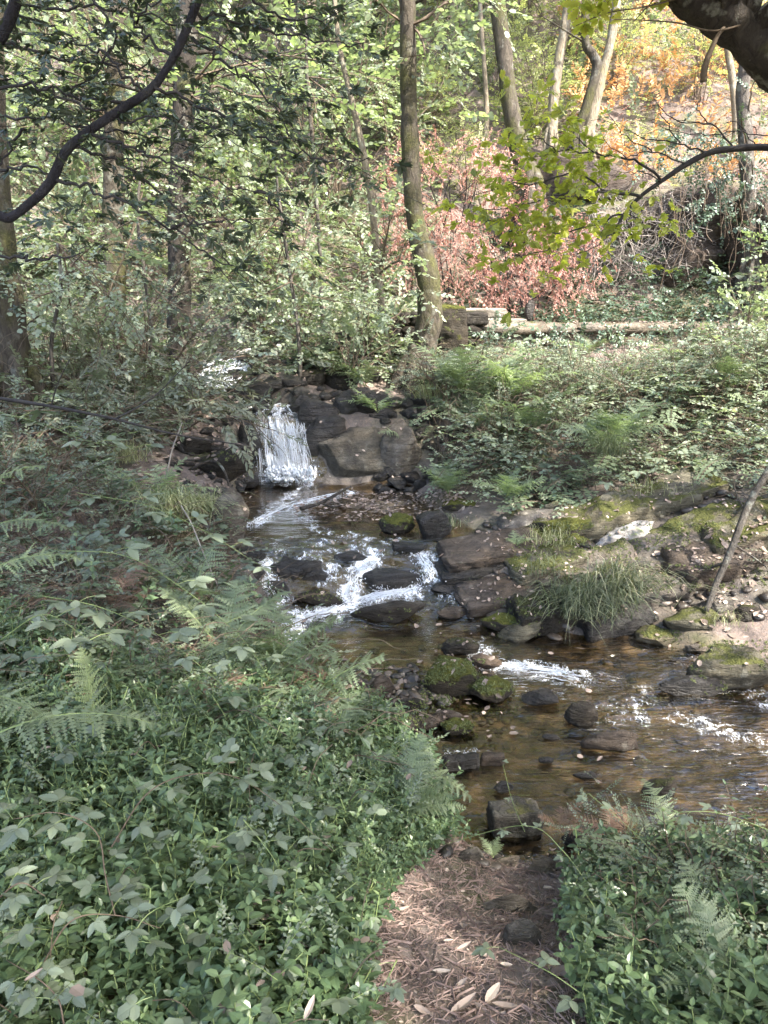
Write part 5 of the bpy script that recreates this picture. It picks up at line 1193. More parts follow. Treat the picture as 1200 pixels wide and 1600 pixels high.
mound('undergrowth', 'leafy plants round the foot of the main tree and the creek bed', 900, -1.5, 1.3, 7.6, 9.3, lambda x, y: (sdist(x, y) < -.35) & ((y > 8.3) | (x > .5)), .28,
      [(T_round, G['shrub'], 3, .7, False), (T_small, G['bramble'], 3, .9, False), (T_frondlo, G['fern'], 2, .4, False), (T_ivy, G['ivy'], 1, .8, False)], 205, 250, M_TWIG, .5)
# front right bush
mound('undergrowth', 'leafy bush of small plants in front of the water right of the path', 2600, .60, 2.2, 1.5, 2.3, lambda x, y: (x > path_r(y) + .16) & (y < 2.25 - .05 * x) & (x < .6 * y + .4), lambda x, y: .16 + .14 * sstep(.7, 1.0, x),
      [(T_trefpt, G['pale'], 3, .36, False), (T_spriglo, G['cover'], 3, .8, True), (T_small, G['bramble'], 4, .55, False), (T_small, G['pale'], 2, .5, False), (T_frondlo, G['fern'], 1.5, .20, False)], 206, 420, M_TWIG, .22)

# ivy slope, ivy over the wall and the cliff
s = Soup(); rg = np.random.default_rng(33)
p = area(1350, 1.2, 6.2, 10.2, 12.4, rg, lambda x, y: (y > 10.35 + .25 * np.abs(x - 3)) | (x > 2.0)); p[:, 2] += rg.uniform(0, .28, len(p))
scatter(s, T_ivy, p, flat_dirs(len(p), rg, .0), None, rg.uniform(.9, 1.4, len(p)), rg)
o = build('ivy', s, [G['ivy'], M_TWIG]); tag(o, 'dark glossy ivy carpeting the slope behind the low wall', None, None, 'stuff')
s = Soup(); n = 620; t = rg.random(n); a, b = wall_l0, wall_r0
p = np.stack([a[0] + (b[0] - a[0]) * t, a[1] + (b[1] - a[1]) * t - rg.uniform(.18, .38, n), 1.60 - rg.uniform(-.02, .45, n) ], 1); k = fbm2(p[:, 0], p[:, 2] * 2, 1.3, 2, 4) + .55 * t > -.05; p = p[k]
d = rg.normal(0, 1, (len(p), 3)); d[:, 1] = -.3; scatter(s, T_ivy + T_treflo[:1], p, d, np.tile([0, -1., .6], (len(p), 1)), rg.uniform(.6, 1.0, len(p)), rg)
o = build('ivy', s, [G['ivy'], M_TWIG]); tag(o, 'trailing ivy hanging over the face of the low wall', None, None, 'stuff')
s = Soup(); p = np.array([P(rg.uniform(1010, 1230), rg.uniform(200, 470), rg.uniform(10.6, 11.3)) for _ in range(520)])
d = rg.normal(0, 1, (len(p), 3)); d[:, 2] -= .5; k = fbm2(p[:, 0], p[:, 2], 1.6, 3, 12) > -.05; scatter(s, T_ivy + T_small[:1], p[k], d[k], np.tile([-.3, -1., .5], (k.sum(), 1)), rg.uniform(.6, 1.1, k.sum()), rg)
for _ in range(45):
    x, y = rg.uniform(1020, 1210), rg.uniform(200, 330); q = [(x, y, 10.9)]
    for k in range(5): x += rg.normal(0, 9); y += rg.uniform(5, 38); q.append((x, y, 10.75 + rg.normal(0, .05)))
    tube(s, smooth_poly(PT(q), 4), rg.uniform(.0015, .004), 3, 1)
o = build('ivy', s, [G['ivy'], M_TWIG]); tag(o, 'ivy strands climbing the cliff at the right edge', None, None, 'stuff')
s = Soup()   # pale dead vines hanging from the bank
for _ in range(230):
    x, y = rg.uniform(930, 1110), rg.uniform(280, 400); L = rg.uniform(30, 120); Y = rg.uniform(11.2, 11.6); q = [(x, y, Y + .2)]
    for k in range(5): x += rg.normal(-2, 16); y += L / 5 * rg.uniform(.1, 1.6); q.append((x, y, Y + rg.normal(0, .1)))
    tube(s, smooth_poly(PT(q), 4), rg.uniform(.0012, .0045), 3, 0)
dv = build('dead_vines', s, M_PTWIG); tag(dv, 'tangle of pale dead vines hanging over the rock face above the ivy', None, None, 'stuff')

# hill behind: low growth
def hill(name, label, n, px0, px1, py0, py1, mixes, seed, hgt=.5, twigs=0, twm=None):
    y0, y1 = 11.2, (26. if px1 > 800 else 18.5)  # right slope planted past the view to warm the water's reflections
    def f(x, y):
        z = terrain(x, y); a = np.arctan2(z - CH, y) + math.radians(PITCH); py = 800 - 1200 * np.tan(a); px = 600 + 1200 * x / np.hypot(y, z - CH) / np.cos(a)
        q = fbm2(px / 100, py / 100, 1.4, 2, seed) * 40
        return (px > px0 + q) & (px < px1 + q) & (py > py0 + q) & (py < py1 + q)
    return mound(name, label, n, -9.5, 9.5, y0, y1, f, hgt, mixes, seed, twigs, twm, 1.2)
hill('undergrowth', 'light green undergrowth covering the hillside behind the alders', 9000, -200, 690, -120, 620, [(T_shrub, G['shrub'], 5, 1.25, False), (T_round, G['pale'], 4, 1.3, False), (T_small, G['sunny'], 2, 1.6, False), (T_brk, G['fern'], 1, 1., True)], 301, .7, 900, M_TWIG)
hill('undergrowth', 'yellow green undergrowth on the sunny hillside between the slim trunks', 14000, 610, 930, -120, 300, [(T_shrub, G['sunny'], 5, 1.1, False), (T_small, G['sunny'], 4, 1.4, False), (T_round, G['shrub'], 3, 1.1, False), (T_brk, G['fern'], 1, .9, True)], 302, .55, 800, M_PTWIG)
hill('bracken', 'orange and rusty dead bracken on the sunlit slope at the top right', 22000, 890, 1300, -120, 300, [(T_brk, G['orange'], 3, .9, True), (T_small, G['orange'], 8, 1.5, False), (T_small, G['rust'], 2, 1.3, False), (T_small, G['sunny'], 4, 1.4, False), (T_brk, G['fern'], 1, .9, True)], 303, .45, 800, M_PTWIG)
mound('undergrowth', 'pale meadow plants and twigs beyond the left trunks and the upper pool', 2400, -7.5, .6, 9.2, 12.0, lambda x, y: (sdist(x, y) < -.1) & (y > 9.3 - .2 * x * (x < 0)), .45,
      [(T_small, G['pale'], 4, 1.3, False), (T_shrub, G['shrub'], 3, 1.0, False), (T_round, G['pale'], 3, 1.1, False)], 207, 900, M_PTWIG, .8)

# shrubs: one of each kind built with stems and foliage, then copied
def make_shrub(name, stems, L, tpl, mat, scl, seed, spreadz=.9, lev=1, kids=6, tw=M_TWIG, grav=-.02, n=1, thick=.012, hang=False):
    rg = np.random.default_rng(seed); root = thing(name, None, 'shrub'); s, ls, tips = Soup(), Soup(), []
    for k in range(stems):
        a = k * 6.283 / stems + rg.random(); d = (math.cos(a) * (1 - spreadz), math.sin(a) * (1 - spreadz), spreadz)
        grow(s, (rg.normal(0, .05), rg.normal(0, .05), -.05), d, L * rg.uniform(.7, 1.15), thick, lev, rg, tips, grav, .3, kids, 5)
    leafup(ls, [t for t in tips if t[0][2] > .08], tpl, rg, scl, n)
    build('stem', s, tw, root); build('foliage', ls, [mat, tw], root); return root
def dup(root, loc, rz, scale, label, group=None):
    c = root.copy(); COL.objects.link(c); c.location = loc; c.rotation_euler = (0, 0, rz); c.scale = (scale,) * 3 if np.isscalar(scale) else scale; c['label'] = label
    if group: c['group'] = group
    for ch in root.children:
        k = ch.copy(); COL.objects.link(k); k.parent = c
    return c
SH = {'light': make_shrub('shrub', 8, 1.5, T_round, G['shrub'], 1.15, 1), 'pale': make_shrub('shrub', 8, 1.4, T_shrub, G['pale'], 1.0, 2), 'sunny': make_shrub('shrub', 8, 1.4, T_shrub, G['sunny'], 1.0, 3),
      'small': make_shrub('shrub', 7, .75, T_small, G['bramble'], .85, 4, .7), 'round': make_shrub('shrub', 6, .8, T_round, G['pale'], .8, 5, .75), 'olive': make_shrub('shrub', 9, 1.1, T_olive, G['olive'], .75, 6, .5, 1, 7, grav=-.12)}
_first = set()
def shrub(kind, px, py, Y, scale, rz, label, group=None, drop=True):
    c = P(px, py, Y); z = TZ(c[0], c[1]); loc = (c[0], c[1], z if drop else c[2])
    r_ = SH[kind]
    if kind not in _first:
        _first.add(kind); r_.location = loc; r_.rotation_euler = (0, 0, rz); r_.scale = (scale,) * 3; tag(r_, label, None, group); return r_
    return dup(r_, loc, rz, scale, label, group)
rs_ = np.random.default_rng(9)
LAB_L = ['pale shrub behind the thick trunk at the left edge', 'light green shrub between the left edge trunk and the greyer trunk, on the lower hillside', 'light green shrub directly behind the greyer trunk',
 'pale shrub behind the gap between the two left trunks', 'light green shrub right of the dark mossy trunk', 'light green shrub above the upper creek, low on the hillside', 'pale shrub higher up behind the one above the upper creek',
 'light green shrub just left of the thin leaning sapling', 'light green shrub just right of the top of the thin leaning sapling', 'pale shrub high on the slope behind the greyer trunk', 'light green shrub high on the slope right of the dark mossy trunk',
 'light green shrub high on the slope below the slim far trunk', 'pale shrub beside the far trunk at the left', 'light green shrub directly behind the main tree', 'light green shrub near the top of the slope behind the laurel bough',
 'pale shrub topmost on the slope left of the sapling', 'light green shrub topmost at the left corner', 'light green shrub topmost just left of the main tree']
LAB_S = ['yellow green shrub right beside the main trunk above the russet leaves', 'yellow green shrub lowest on the slope left of the leaning tree', 'yellow green shrub behind the leaning tree', 'yellow green shrub between the leaning tree and the pale slim trunk',
 'yellow green shrub behind the forked pale and dark stems', 'yellow green shrub high up right of the main trunk', 'yellow green shrub high up between the slim trunks', 'yellow green shrub at the border of the orange bracken', 'yellow green shrub topmost on the sunny slope',
 'yellow green shrub above the cliff near the thin pale stem', 'yellow green shrub at the right edge above the cliff']
for k, (px, Y) in enumerate([(-60, 10.5), (60, 12.5), (150, 11.2), (230, 13.2), (330, 12.2), (400, 10.9), (430, 13.5), (520, 12.4), (560, 14.5), (90, 15), (300, 15.2), (480, 15.8), (-20, 14), (620, 13.2), (200, 16.5), (390, 17), (20, 17), (600, 16.5)]):
    shrub('light' if k % 3 else 'pale', px, 300, Y, rs_.uniform(.9, 1.5), rs_.uniform(0, 6), LAB_L[k], 'shrubs on the left hillside')
for k, (px, Y) in enumerate([(680, 13.8), (730, 12.6), (780, 14.6), (840, 13.6), (900, 15.5), (700, 16), (820, 16.5), (960, 14.5), (740, 17.5), (1090, 13.8), (1170, 14.5)]):
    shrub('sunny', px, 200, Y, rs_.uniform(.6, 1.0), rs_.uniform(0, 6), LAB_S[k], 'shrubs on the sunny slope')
shrub('round', 545, 560, 8.1, 1.0, 1, 'leafy shrub with round grey green leaves left of the main tree above the dark rocks')
shrub('round', 470, 540, 9.3, 1.1, 3, 'round leaved shrub leaning over the upper creek behind the waterfall')
shrub('round', 590, 540, 8.7, 1.1, 2, 'round leaved shrub in front of the short mossy wall')
shrub('round', 405, 520, 10.4, 1.2, 4, 'round leaved shrub beyond the head of the upper fall')
shrub('round', 90, 560, 7.2, 1.1, 5, 'round leaved shrub between the left edge tree and the greyer trunk')
shrub('small', 225, 560, 7.6, 1.4, 2, 'twiggy shrub crowding the foot of the greyer trunk')
shrub('olive', 255, 640, 6.5, .95, 2.0, 'drooping shrub with narrow olive leaves overhanging the creek left of the waterfall')
shrub('olive', 190, 620, 6.9, 1.0, 4.4, 'olive leaved shrub standing behind the drooping one on the left bank')
shrub('olive', 120, 640, 6.0, .8, 0.7, 'low olive leaved shrub on the left bank nearest the photo edge')
shrub('small', 40, 720, 4.6, .9, 1, 'low bramble shrub at the left edge above the light fern tips')
shrub('small', 1150, 700, 7.0, .9, 1, 'bramble shrub on the right bank below the mossy fallen branch')
shrub('small', 930, 700, 7.2, .7, 3, 'bramble shrub in the middle of the right bank')
shrub('small', 1060, 640, 7.6, .6, 5, 'bramble shrub high on the right bank under the wall')
for k, (px, Y, sc_, lab) in enumerate([(700, 7.4, .8, 'bramble shrub just right of the upright grey boulder'), (790, 7.0, .75, 'bramble shrub above the pale fern at the foot of the bank'), (860, 7.3, .65, 'bramble shrub below the ivy of the wall, left of the bank\'s middle'), (1010, 7.0, .75, 'bramble shrub above the dark gap of the highest ledge'), (1110, 7.2, .7, 'bramble shrub left of the end of the mossy fallen branch')]):
    shrub('small', px, 600, Y, sc_, k * 1.3, lab)
shrub('small', 1190, 600, 7.8, .6, 5, 'leafy shrub at the right edge beneath the wall')
shrub('round', 1185, 480, 8.6, 1.0, 5, 'fresh green shrub leaning in at the right edge above the wall')
shrub('light', 1250, 470, 9.8, .7, 5, 'fresh green bush behind the wall at the right edge')
shrub('small', 1000, 1390, 2.1, .36, 5, 'small leafy plant in the front right bush, tallest against the water')

# russet leaved thicket: drooping dead beech leaves
def russet(px, py, Y, w, h, n, seed, label):
    rg = np.random.default_rng(seed); c = P(px, py, Y); root = thing('russet_shrub', label, 'shrub', (c[0], Y, TZ(c[0], Y)), 'russet leaved shrubs behind the steps'); s, ls, tips = Soup(), Soup(), []
    for k in range(7):
        a = P(px + rg.normal(0, w * .15), py + h * .55, Y + .3); b = P(px + rg.normal(0, w * .3), py - h * .4 + rg.uniform(0, h * .3), Y - rg.uniform(0, .4)); q = smooth_poly([a, (a + b) / 2 + rg.normal(0, .12, 3), b], 6); tube(s, q, np.linspace(.012, .003, len(q)), 5)
    for _ in range(n):
        x, y = rg.uniform(-1, 1), rg.uniform(-1, 1)
        if x * x + y * y > 1.15: continue
        yy = Y + rg.uniform(-.5, .25)
        if fbm2(np.array([px + x * w / 2]) / 60, np.array([py + y * h / 2]) / 60, 1., 2, 7)[0] < -.33: continue
        tips.append((P(px + x * w / 2, py + y * h / 2, yy), (rg.normal(0, .8), rg.normal(-.3, .5), -.5)))
    leafup(ls, tips, T_hang[:2] + T_small, rg, .80, 1); build('stem', s, M_DTWIG, root); build('foliage', ls, [G['rust'], M_DTWIG], root)
russet(700, 270, 11.2, 210, 170, 560, 1, 'russet shrub highest of the thicket, just right of the main trunk')
russet(690, 370, 10.9, 180, 180, 480, 2, 'russet shrub reaching down beside the main trunk to the steps')
russet(765, 340, 11.0, 170, 170, 380, 3, 'russet shrub below the leaning mossy trunk')
russet(815, 420, 10.7, 160, 130, 420, 4, 'russet shrub drooping right of the steps')
russet(890, 395, 10.9, 120, 130, 240, 5, 'russet shrub at the right end of the thicket beside the dark hollow')
# dark hollow behind: rock blocks that close it at the back are the cliff_rock things above

# ------------------------------------------------------------------ ferns
def fern_meshes(mat): return [mesh_from('frond', V, F, M, Rr, [mat, M_GSTEM if mat is not G['ferndead'] else M_TWIG]) for V, F, M, Rr in T_frond]
FM = {'mid': fern_meshes(G['fern']), 'light': fern_meshes(G['fernlight']), 'dead': fern_meshes(G['ferndead'])}
def fern(px, py, n, size, kind, label, Y=None, rise=.9, arc=6.283, face=None, seed=None, up=0., name='fern', group=None):
    """px,py: the fern's foot in the photo"""
    if px > 660 and 650 < py < 780: size *= 1.25; up += .22; n += 2
    elif px > 660 and py < 650: size *= .72
    rg = np.random.default_rng(seed or int(px * 3 + py)); b = hit(px, py) if Y is None else P(px, py, Y); b = np.array(b) + [0, 0, up]
    root = thing(name, label, 'fern', tuple(b), group)
    for k in range(n):
        a = (face if face is not None else rg.uniform(0, 6.28)) + (k - (n - 1) / 2) * arc / n + rg.normal(0, .15)
        e = rise * rg.uniform(.75, 1.2)
        o = link('frond', FM[kind][rg.integers(len(FM[kind]))], root, (0, 0, 0), (0, -e, a), size * rg.uniform(.75, 1.15)); o.rotation_euler = (rg.normal(0, .2), -e, a)
FR = [ (590,655,7,.34,'light','bright fern on the dark bank above the large angular boulder'), (790,790,8,.36,'light','pale fern at the foot of the bank above the mossy stone'),
 (735,720,8,.42,'mid','fern on the bank right of the upright grey boulder'), (700,780,7,.36,'mid','fern hanging low over the lip beside the leaf covered slab'),
 (690,620,9,.55,'mid','fern right of the foot of the main tree'), (740,590,9,.55,'mid','fern below the squared mossy block'), (800,665,8,.50,'light','pale fern in the middle of the upper right bank'),
 (860,640,7,.45,'mid','fern right of the pale fern on the upper bank'), (980,620,8,.55,'mid','fern under the mossy fallen branch'), (1060,600,7,.5,'mid','fern high on the bank at the right, close below the wall'),
 (920,560,7,.4,'mid','small fern at the foot of the low wall'), (640,700,6,.4,'mid','fern behind the upright grey boulder'), (830,720,7,.45,'mid','fern low on the right bank above the greenish stones'),
 (960,740,7,.4,'mid','fern in the brambles low on the right bank'), (1130,660,7,.45,'mid','fern among brambles near the right edge of the bank'), (570,610,6,.45,'mid','dark fern in the hollow left of the main tree'),
 (500,585,7,.45,'mid','fern hanging over the dark creek rocks'), (1010,850,5,.16,'light','tiny bright fern on the mossy hump of the ledges'), (806,862,5,.14,'light','tiny bright fern on the litter below the fern bank'), (945,765,6,.35,'mid','fern in the dark gap above the highest ledge'),
 (240,800,8,.42,'light','bright fern on the left bank beside the pale grass tuft'), (250,850,6,.34,'mid','fern hanging below the pale grass tuft'), (180,800,6,.4,'mid','fern left of the bright one on the left bank'),
 (350,1040,7,.42,'mid','fern on the left bank above the gravel bar'), (440,1060,7,.45,'mid','fern arching from the left bank towards the pool'), (520,1180,7,.28,'mid','fern hanging over the broad dark boulder'), (580,1235,5,.18,'mid','fern drooping over the water beside the squarish stone'),
 (400,1110,7,.4,'mid','fern in the middle of the left bank behind the carpet'), (470,1180,6,.26,'mid','grey fern between the carpet and the gravel bar'), (300,960,6,.45,'mid','fern behind the left bank brambles'),
 (640,1290,6,.26,'mid','small fern at the water edge left of the squarish stone'), (1085,1440,5,.16,'mid','fern in the front right bush'), (1140,1500,6,.24,'mid','fern low in the front right corner'), (980,1570,6,.22,'mid','big fern at the bottom right beside the path'), (1150,1585,6,.24,'mid','fern at the bottom right corner of the photo'), (1040,1330,5,.24,'mid','fern tip rising above the front right bush'), (770,1355,4,.08,'light','tiny bright fern at the end of the path'),
 (720,660,7,.5,'mid','fern between the main tree and the upper right bank brambles'),(880,590,7,.45,'mid','fern beneath the ivy of the low wall'),(660,560,5,.4,'mid','fern tucked against the right side of the main trunk')]
for f in FR: fern(*f, up=.04)
# long single fronds reaching into view
def frond_thing(pts, size, kind, label, tilt=0., roll=0., mesh=0):
    a = P(*pts[0]); b = P(*pts[1]); d = b - a; root = thing('fern', label, 'fern', tuple(a))
    o = link('frond', FM[kind][mesh], root, (0, 0, 0), (0, 0, 0), np.linalg.norm(d) * 1.05); m = frames(np.array([d + [0, 0, tilt]]), np.array([[roll, 0, 1.]]))[0]; o.rotation_euler = Matrix(m.tolist()).to_euler()
frond_thing([(425,1150,2.95),(590,1022,2.95)], 1, 'mid', 'long fern frond reaching over the pool from the left bank', .05, .3)
frond_thing([(-40,1165,1.9),(235,1145,1.95)], 1, 'mid', 'long arching fern frond at the left above the carpet', .18, .1, 1)
frond_thing([(-60,1090,2.0),(85,1135,1.9)], 1, 'mid', 'feathery fern frond coming in from the left edge', .1, .2, 1)
frond_thing([(145,1150,2.2),(150,1010,2.25)], 1, 'light', 'bright upright fern frond in the left bank', 0, .8)
frond_thing([(-30,900,2.6),(125,890,2.7)], 1, 'light', 'curved fern frond at the left edge beside the brambles', .15, .1, 1)
frond_thing([(-40,780,3.2),(60,720,3.2)], 1, 'light', 'light green fern tip lit at the left edge', .1, .3, 1)
frond_thing([(-30,830,3.0),(100,822,3.0)], 1, 'mid', 'fern frond between the light tip and the curved frond at the left edge', .1, .2, 1)
frond_thing([(560,1190,2.7),(735,1240,2.6)], 1, 'mid', 'fern frond drooping over the pool edge below the broad dark boulder', .12, .2, 1)
frond_thing([(1080,1540,1.5),(900,1560,1.42)], 1, 'mid', 'fern frond spreading towards the path at the bottom right', .1, -.2, 1)
for (px, py, sz, lab) in [(385,1140,.22,'dead brown fern on the left bank behind the carpet'), (480,1130,.20,'dead brown fern beside the gravel bar'), (870,1330,.13,'dead brown fern stalks in the front right bush'), (180,980,.3,'dead brown fern deep in the left bank'), (950,1350,.15,'brown dry stalks in the middle of the front right bush')]:
    fern(px, py, 7, sz, 'dead', lab, rise=.7, up=.10)

# ------------------------------------------------------------------ brambles with large toothed leaves near the camera
rb = np.random.default_rng(17)
G['bigleaf'] = leaf_mat('toothed_bramble_leaf', [(0, (.085, .115, .075)), (.5, (.125, .165, .105)), (1, (.18, .225, .14))], .33, .25, .6)
LEAFM = [mesh_from('leaf', V, F, M, Rr, [G['bigleaf'], M_GSTEM]) for V, F, M, Rr in T_tref]
def cane(pts, label, leaves=9, sz=1.0, r=.0021, skip=.1):
    q = smooth_poly(PT(pts), 8); root = thing('bramble', label, 'bramble', tuple(q[0])); s = Soup(); tube(s, q, np.linspace(r, r * .4, len(q)), 6, 0, .5, .1, 2); build('stem', s, M_TWIG if r > .002 else M_GSTEM, root, smooth=True)
    for k in range(leaves):
        u = skip + (1 - skip) * k / max(1, leaves - 1); i = min(len(q) - 1, int(u * (len(q) - 1))); t = q[min(i + 1, len(q) - 1)] - q[max(0, i - 1)]; t /= np.linalg.norm(t)
        a = (1 if k % 2 else -1) * rb.uniform(.6, 1.3); d = np.array(Matrix.Rotation(a, 3, 'Z')) @ t; d[2] = rb.uniform(-.12, .15)
        m = frames(np.array([d]), np.array([[rb.normal(0, .15), rb.normal(.08, .15), 1.]]))[0]
        o = link('leaf', LEAFM[rb.integers(len(LEAFM))], root, Vector(q[i]) - root.location, Matrix(m.tolist()).to_euler(), sz * rb.uniform(.8, 1.25))
cane([(170,1330,1.65),(230,1240,1.72),(300,1210,1.8),(370,1215,1.85),(440,1260,1.85),(520,1330,1.8)], 'arching bramble cane with big greyish leaves across the middle of the carpet', 12, .66)
cane([(180,1430,1.45),(165,1370,1.5),(150,1300,1.55),(90,1270,1.55),(20,1280,1.55)], 'bramble with a brown stem and flat grey leaves at the left of the carpet', 9, .66)
cane([(60,1520,1.35),(110,1440,1.38),(180,1430,1.4),(250,1450,1.4)], 'bramble with broad toothed leaves low in the carpet at the left', 6, .62)
cane([(380,1280,1.75),(420,1330,1.7),(440,1365,1.68)], 'short bramble twig with leaves in the middle of the carpet', 4, .6, .002)
cane([(-20,1420,1.4),(30,1380,1.42),(70,1400,1.4)], 'bramble leaves at the left edge of the carpet', 5, .6)
cane([(100,1600,1.2),(90,1560,1.22),(60,1530,1.25),(10,1500,1.3)], 'bramble leaves in the bottom left corner', 5, .6)
cane([(620,1500,1.5),(600,1540,1.42),(580,1580,1.38)], 'bramble leaves at the bottom beside the path', 4, .6, .002)
cane([(200,1480,1.35),(230,1430,1.4),(290,1400,1.45)], 'single bramble sprig in the heart of the carpet', 4, .6, .002)
cane([(90,860,3.2),(200,870,3.1),(300,930,3.0),(380,1000,2.95),(420,1060,2.9)], 'long thin bramble crossing the dark gap of the left bank', 9, 1.0, .002)
cane([(120,770,3.3),(230,790,3.2),(320,830,3.2),(400,880,3.2)], 'thin bramble below the pale grass tuft', 7, 1.0, .002)
cane([(60,930,2.8),(160,950,2.8),(260,1000,2.7),(360,1080,2.6)], 'bramble with round leaves over the dark lower part of the left bank', 9, .95, .002)
cane([(-20,640,3.6),(60,660,3.5),(140,690,3.4),(210,700,3.4)], 'bramble with bluish leaves at the left edge above the light fern tip', 8, 1.1, .002)
cane([(0,1000,2.4),(70,960,2.4),(140,1000,2.4)], 'bramble spray at the left edge below the curved fern frond', 6, .9, .002)
cane([(930,1400,1.9),(880,1330,2.0),(820,1290,2.05),(690,1320,2.1)], 'thin leafy shoot leaning over the water at the end of the path', 5, .35, .0016)
cane([(1180,1440,1.8),(1080,1390,1.85),(990,1300,1.95),(920,1240,2.0)], 'thin shoot crossing the water above the front right bush', 6, .4, .0016)
cane([(1210,1300,2.0),(1120,1270,2.0),(1040,1270,2.0)], 'pale leafy shoot over the ripples at the right edge', 5, .4, .0016)
cane([(820,1300,2.1),(800,1250,2.15),(786,1195,2.2)], 'slender upright shoot in front of the squarish stone', 3, .2, .001)
cane([(1000,1600,1.3),(920,1560,1.35),(860,1520,1.4),(780,1480,1.5)], 'pale arching stem over the path edge at the bottom right', 4, .45, .002)
cane([(1180,560,5.6),(1120,520,5.6),(1060,530,5.5),(1010,500,5.6)], 'leafy oak-like twig hanging at the right edge in front of the wall', 7, 1.1, .003)
cane([(1220,420,5.6),(1160,430,5.5),(1120,440,5.5)], 'leafy twig hanging at the right edge above the wall', 7, 1.1, .003)
cane([(560,250,6.4),(600,330,6.4),(640,370,6.3),(680,385,6.3)], 'leafy alder twig crossing the main trunk', 7, 1.2, .003)
# fallen and leaning wood
def wood(pts, r0, r1, mat, name, label, cat, subs=(), sides=9, lump=.12):
    q = smooth_poly(PT(pts), 7); root = thing(name, label, cat, tuple(q[0])); s = Soup(); tube(s, q, np.linspace(r0, r1, len(q)), sides, 0, .5, lump, int(pts[0][0])); build('branch' if subs else 'stem', s, mat, root, smooth=True)
    for sp, a, b in subs:
        s = Soup(); qq = smooth_poly(PT(sp), 6); tube(s, qq, np.linspace(a, b, len(qq)), 6, 0, .5, .1, 3); build('twig', s, mat, root, smooth=True)
wood([(1103,955,4.35),(1120,910,4.4),(1142,860,4.45),(1165,800,4.5),(1188,755,4.55),(1215,715,4.6)], .018, .024, B_GREY, 'dead_branch', 'dead grey branch leaning up out of the rocks to the right edge', 'branch',
     [([(1133,880,4.43),(1100,890,4.6),(1050,908,4.55)], .010, .004), ([(1115,925,4.38),(1150,925,4.6),(1200,900,4.6)], .008, .004), ([(1146,850,4.46),(1190,880,4.6),(1215,905,4.6)], .007, .003), ([(1080,945,4.5),(1130,930,4.5),(1190,930,4.5)], .007, .003), ([(1165,800,4.5),(1150,770,4.7),(1145,745,4.7)], .006, .002)])
wood([(1068,548,7.9),(1100,558,7.8),(1130,575,7.7),(1142,592,7.7)], .040, .060, B_MOSS, 'fallen_branch', 'thick mossy yellow green branch end lying on the bank under the wall', 'branch', [([(1142,578,7.7),(1180,574,7.6),(1230,575,7.5)], .022, .018)])
wood([(900,1012,4.25),(945,1020,4.2)], .004, .002, M_TWIG, 'twig', 'small twig at the waterline under the grass tuft', 'twig')
wood([(470,795,5.9),(500,786,6.0),(530,770,6.1),(548,760,6.3)], .018, .008, B_DARK, 'driftwood', 'dark piece of driftwood lying at the lip of the leaf covered slab', 'branch', [([(500,786,6.0),(520,792,5.95),(540,788,5.95)], .008, .003)])
wood([(-30,618,4.0),(80,635,4.0),(180,655,4.0),(280,680,4.1),(390,697,4.3)], .011, .003, M_DTWIG, 'dead_branch', 'long thin dark branch reaching across the left bank towards the waterfall', 'branch', [([(180,655,4.0),(240,620,4.1),(300,560,4.2)], .005, .002), ([(80,635,4.0),(90,600,4.0),(110,560,4.0)], .004, .002)])
wood([(295,735,6.0),(330,720,6.0),(350,735,5.9),(362,775,5.8)], .012, .008, B_DARK, 'root', 'bare root curling over the leafy boulder left of the waterfall', 'root')
wood([(340,915,4.0),(320,870,4.1),(300,820,4.2),(283,790,4.3)], .004, .003, M_PTWIG, 'twig', 'pale bare twig leaning against the grass tuft on the left bank', 'twig')
wood([(262,735,4.8),(270,700,4.8),(285,660,4.8)], .005, .003, M_PTWIG, 'twig', 'pale broken twig standing on the left bank below the olive shrub', 'twig')

# ------------------------------------------------------------------ grasses
def tuft(px, py, n, L, spread, mat, label, seed, lean=(0, 0), w=.003, up=0., Y=None, name='grass_tuft'):
    b = hit(px, py) if Y is None else P(px, py, Y); b = b + [0, 0, up]; s = blades(n, L, spread, np.random.default_rng(seed), w, lean); s2 = Soup(); V, F, M, Rr = s.arrays(); s2.add(V + b, F, M, Rr)
    return tag(build(name, s2, mat, origin=b), label, 'grass tuft')
tuft(905,968,640,.44,.27,G['grass'],'big tuft of long drooping grey green grass on the rock ledge over the pool',1,(-.1,-.8),.0042,.07)
tuft(965,945,320,.46,.22,G['grass'],'drooping grass right behind the big tuft on the ledge',2,(.2,-.7),.0042,.08)
tuft(845,905,140,.26,.18,G['grass'],'sparse grass on the ledge left of the big tuft',3,(-.2,-.5),.002,.06)
tuft(860,865,130,.22,.2,G['grassdry'],'yellowish grass on the mossy hump of the ledges',4,(-.1,-.4),.002,.08)
tuft(735,915,50,.14,.08,G['grass'],'small grass tuft on the grey shelf of bedrock',5,(0,-.3),.002,.02)
tuft(268,835,420,.40,.20,G['grassdry'],'pale yellow grass tuft hanging from the left bank beside the pale faced stone',6,(.45,-.7),.0042,.14)
tuft(318,835,300,.40,.16,G['grassdry'],'bleached dry grass drooping over the tall pale faced stone',7,(.3,-.9),.004,.12)
tuft(1045,775,160,.26,.3,G['grassdry'],'dry grass on top of the highest ledge at the right',8,(0,-.4),.002,.02)
tuft(985,780,120,.22,.2,G['grassdry'],'thin dry grass left of the dry grass on the highest ledge',9,(0,-.4),.002,.02)
tuft(700,825,140,.20,.16,G['grass'],'grass fringe at the foot of the fern bank by the mossy stone',10,(-.1,-.3),.002,.02)
tuft(945,800,200,.45,.14,G['grass'],'hanging grass and roots in the dark gap above the highest ledge',11,(-.2,-.9),.002,.45)
tuft(1130,1010,60,.14,.15,G['grassdry'],'thin grass on the big mossy boulder at the right edge',12,(0,-.3),.0015,.16)
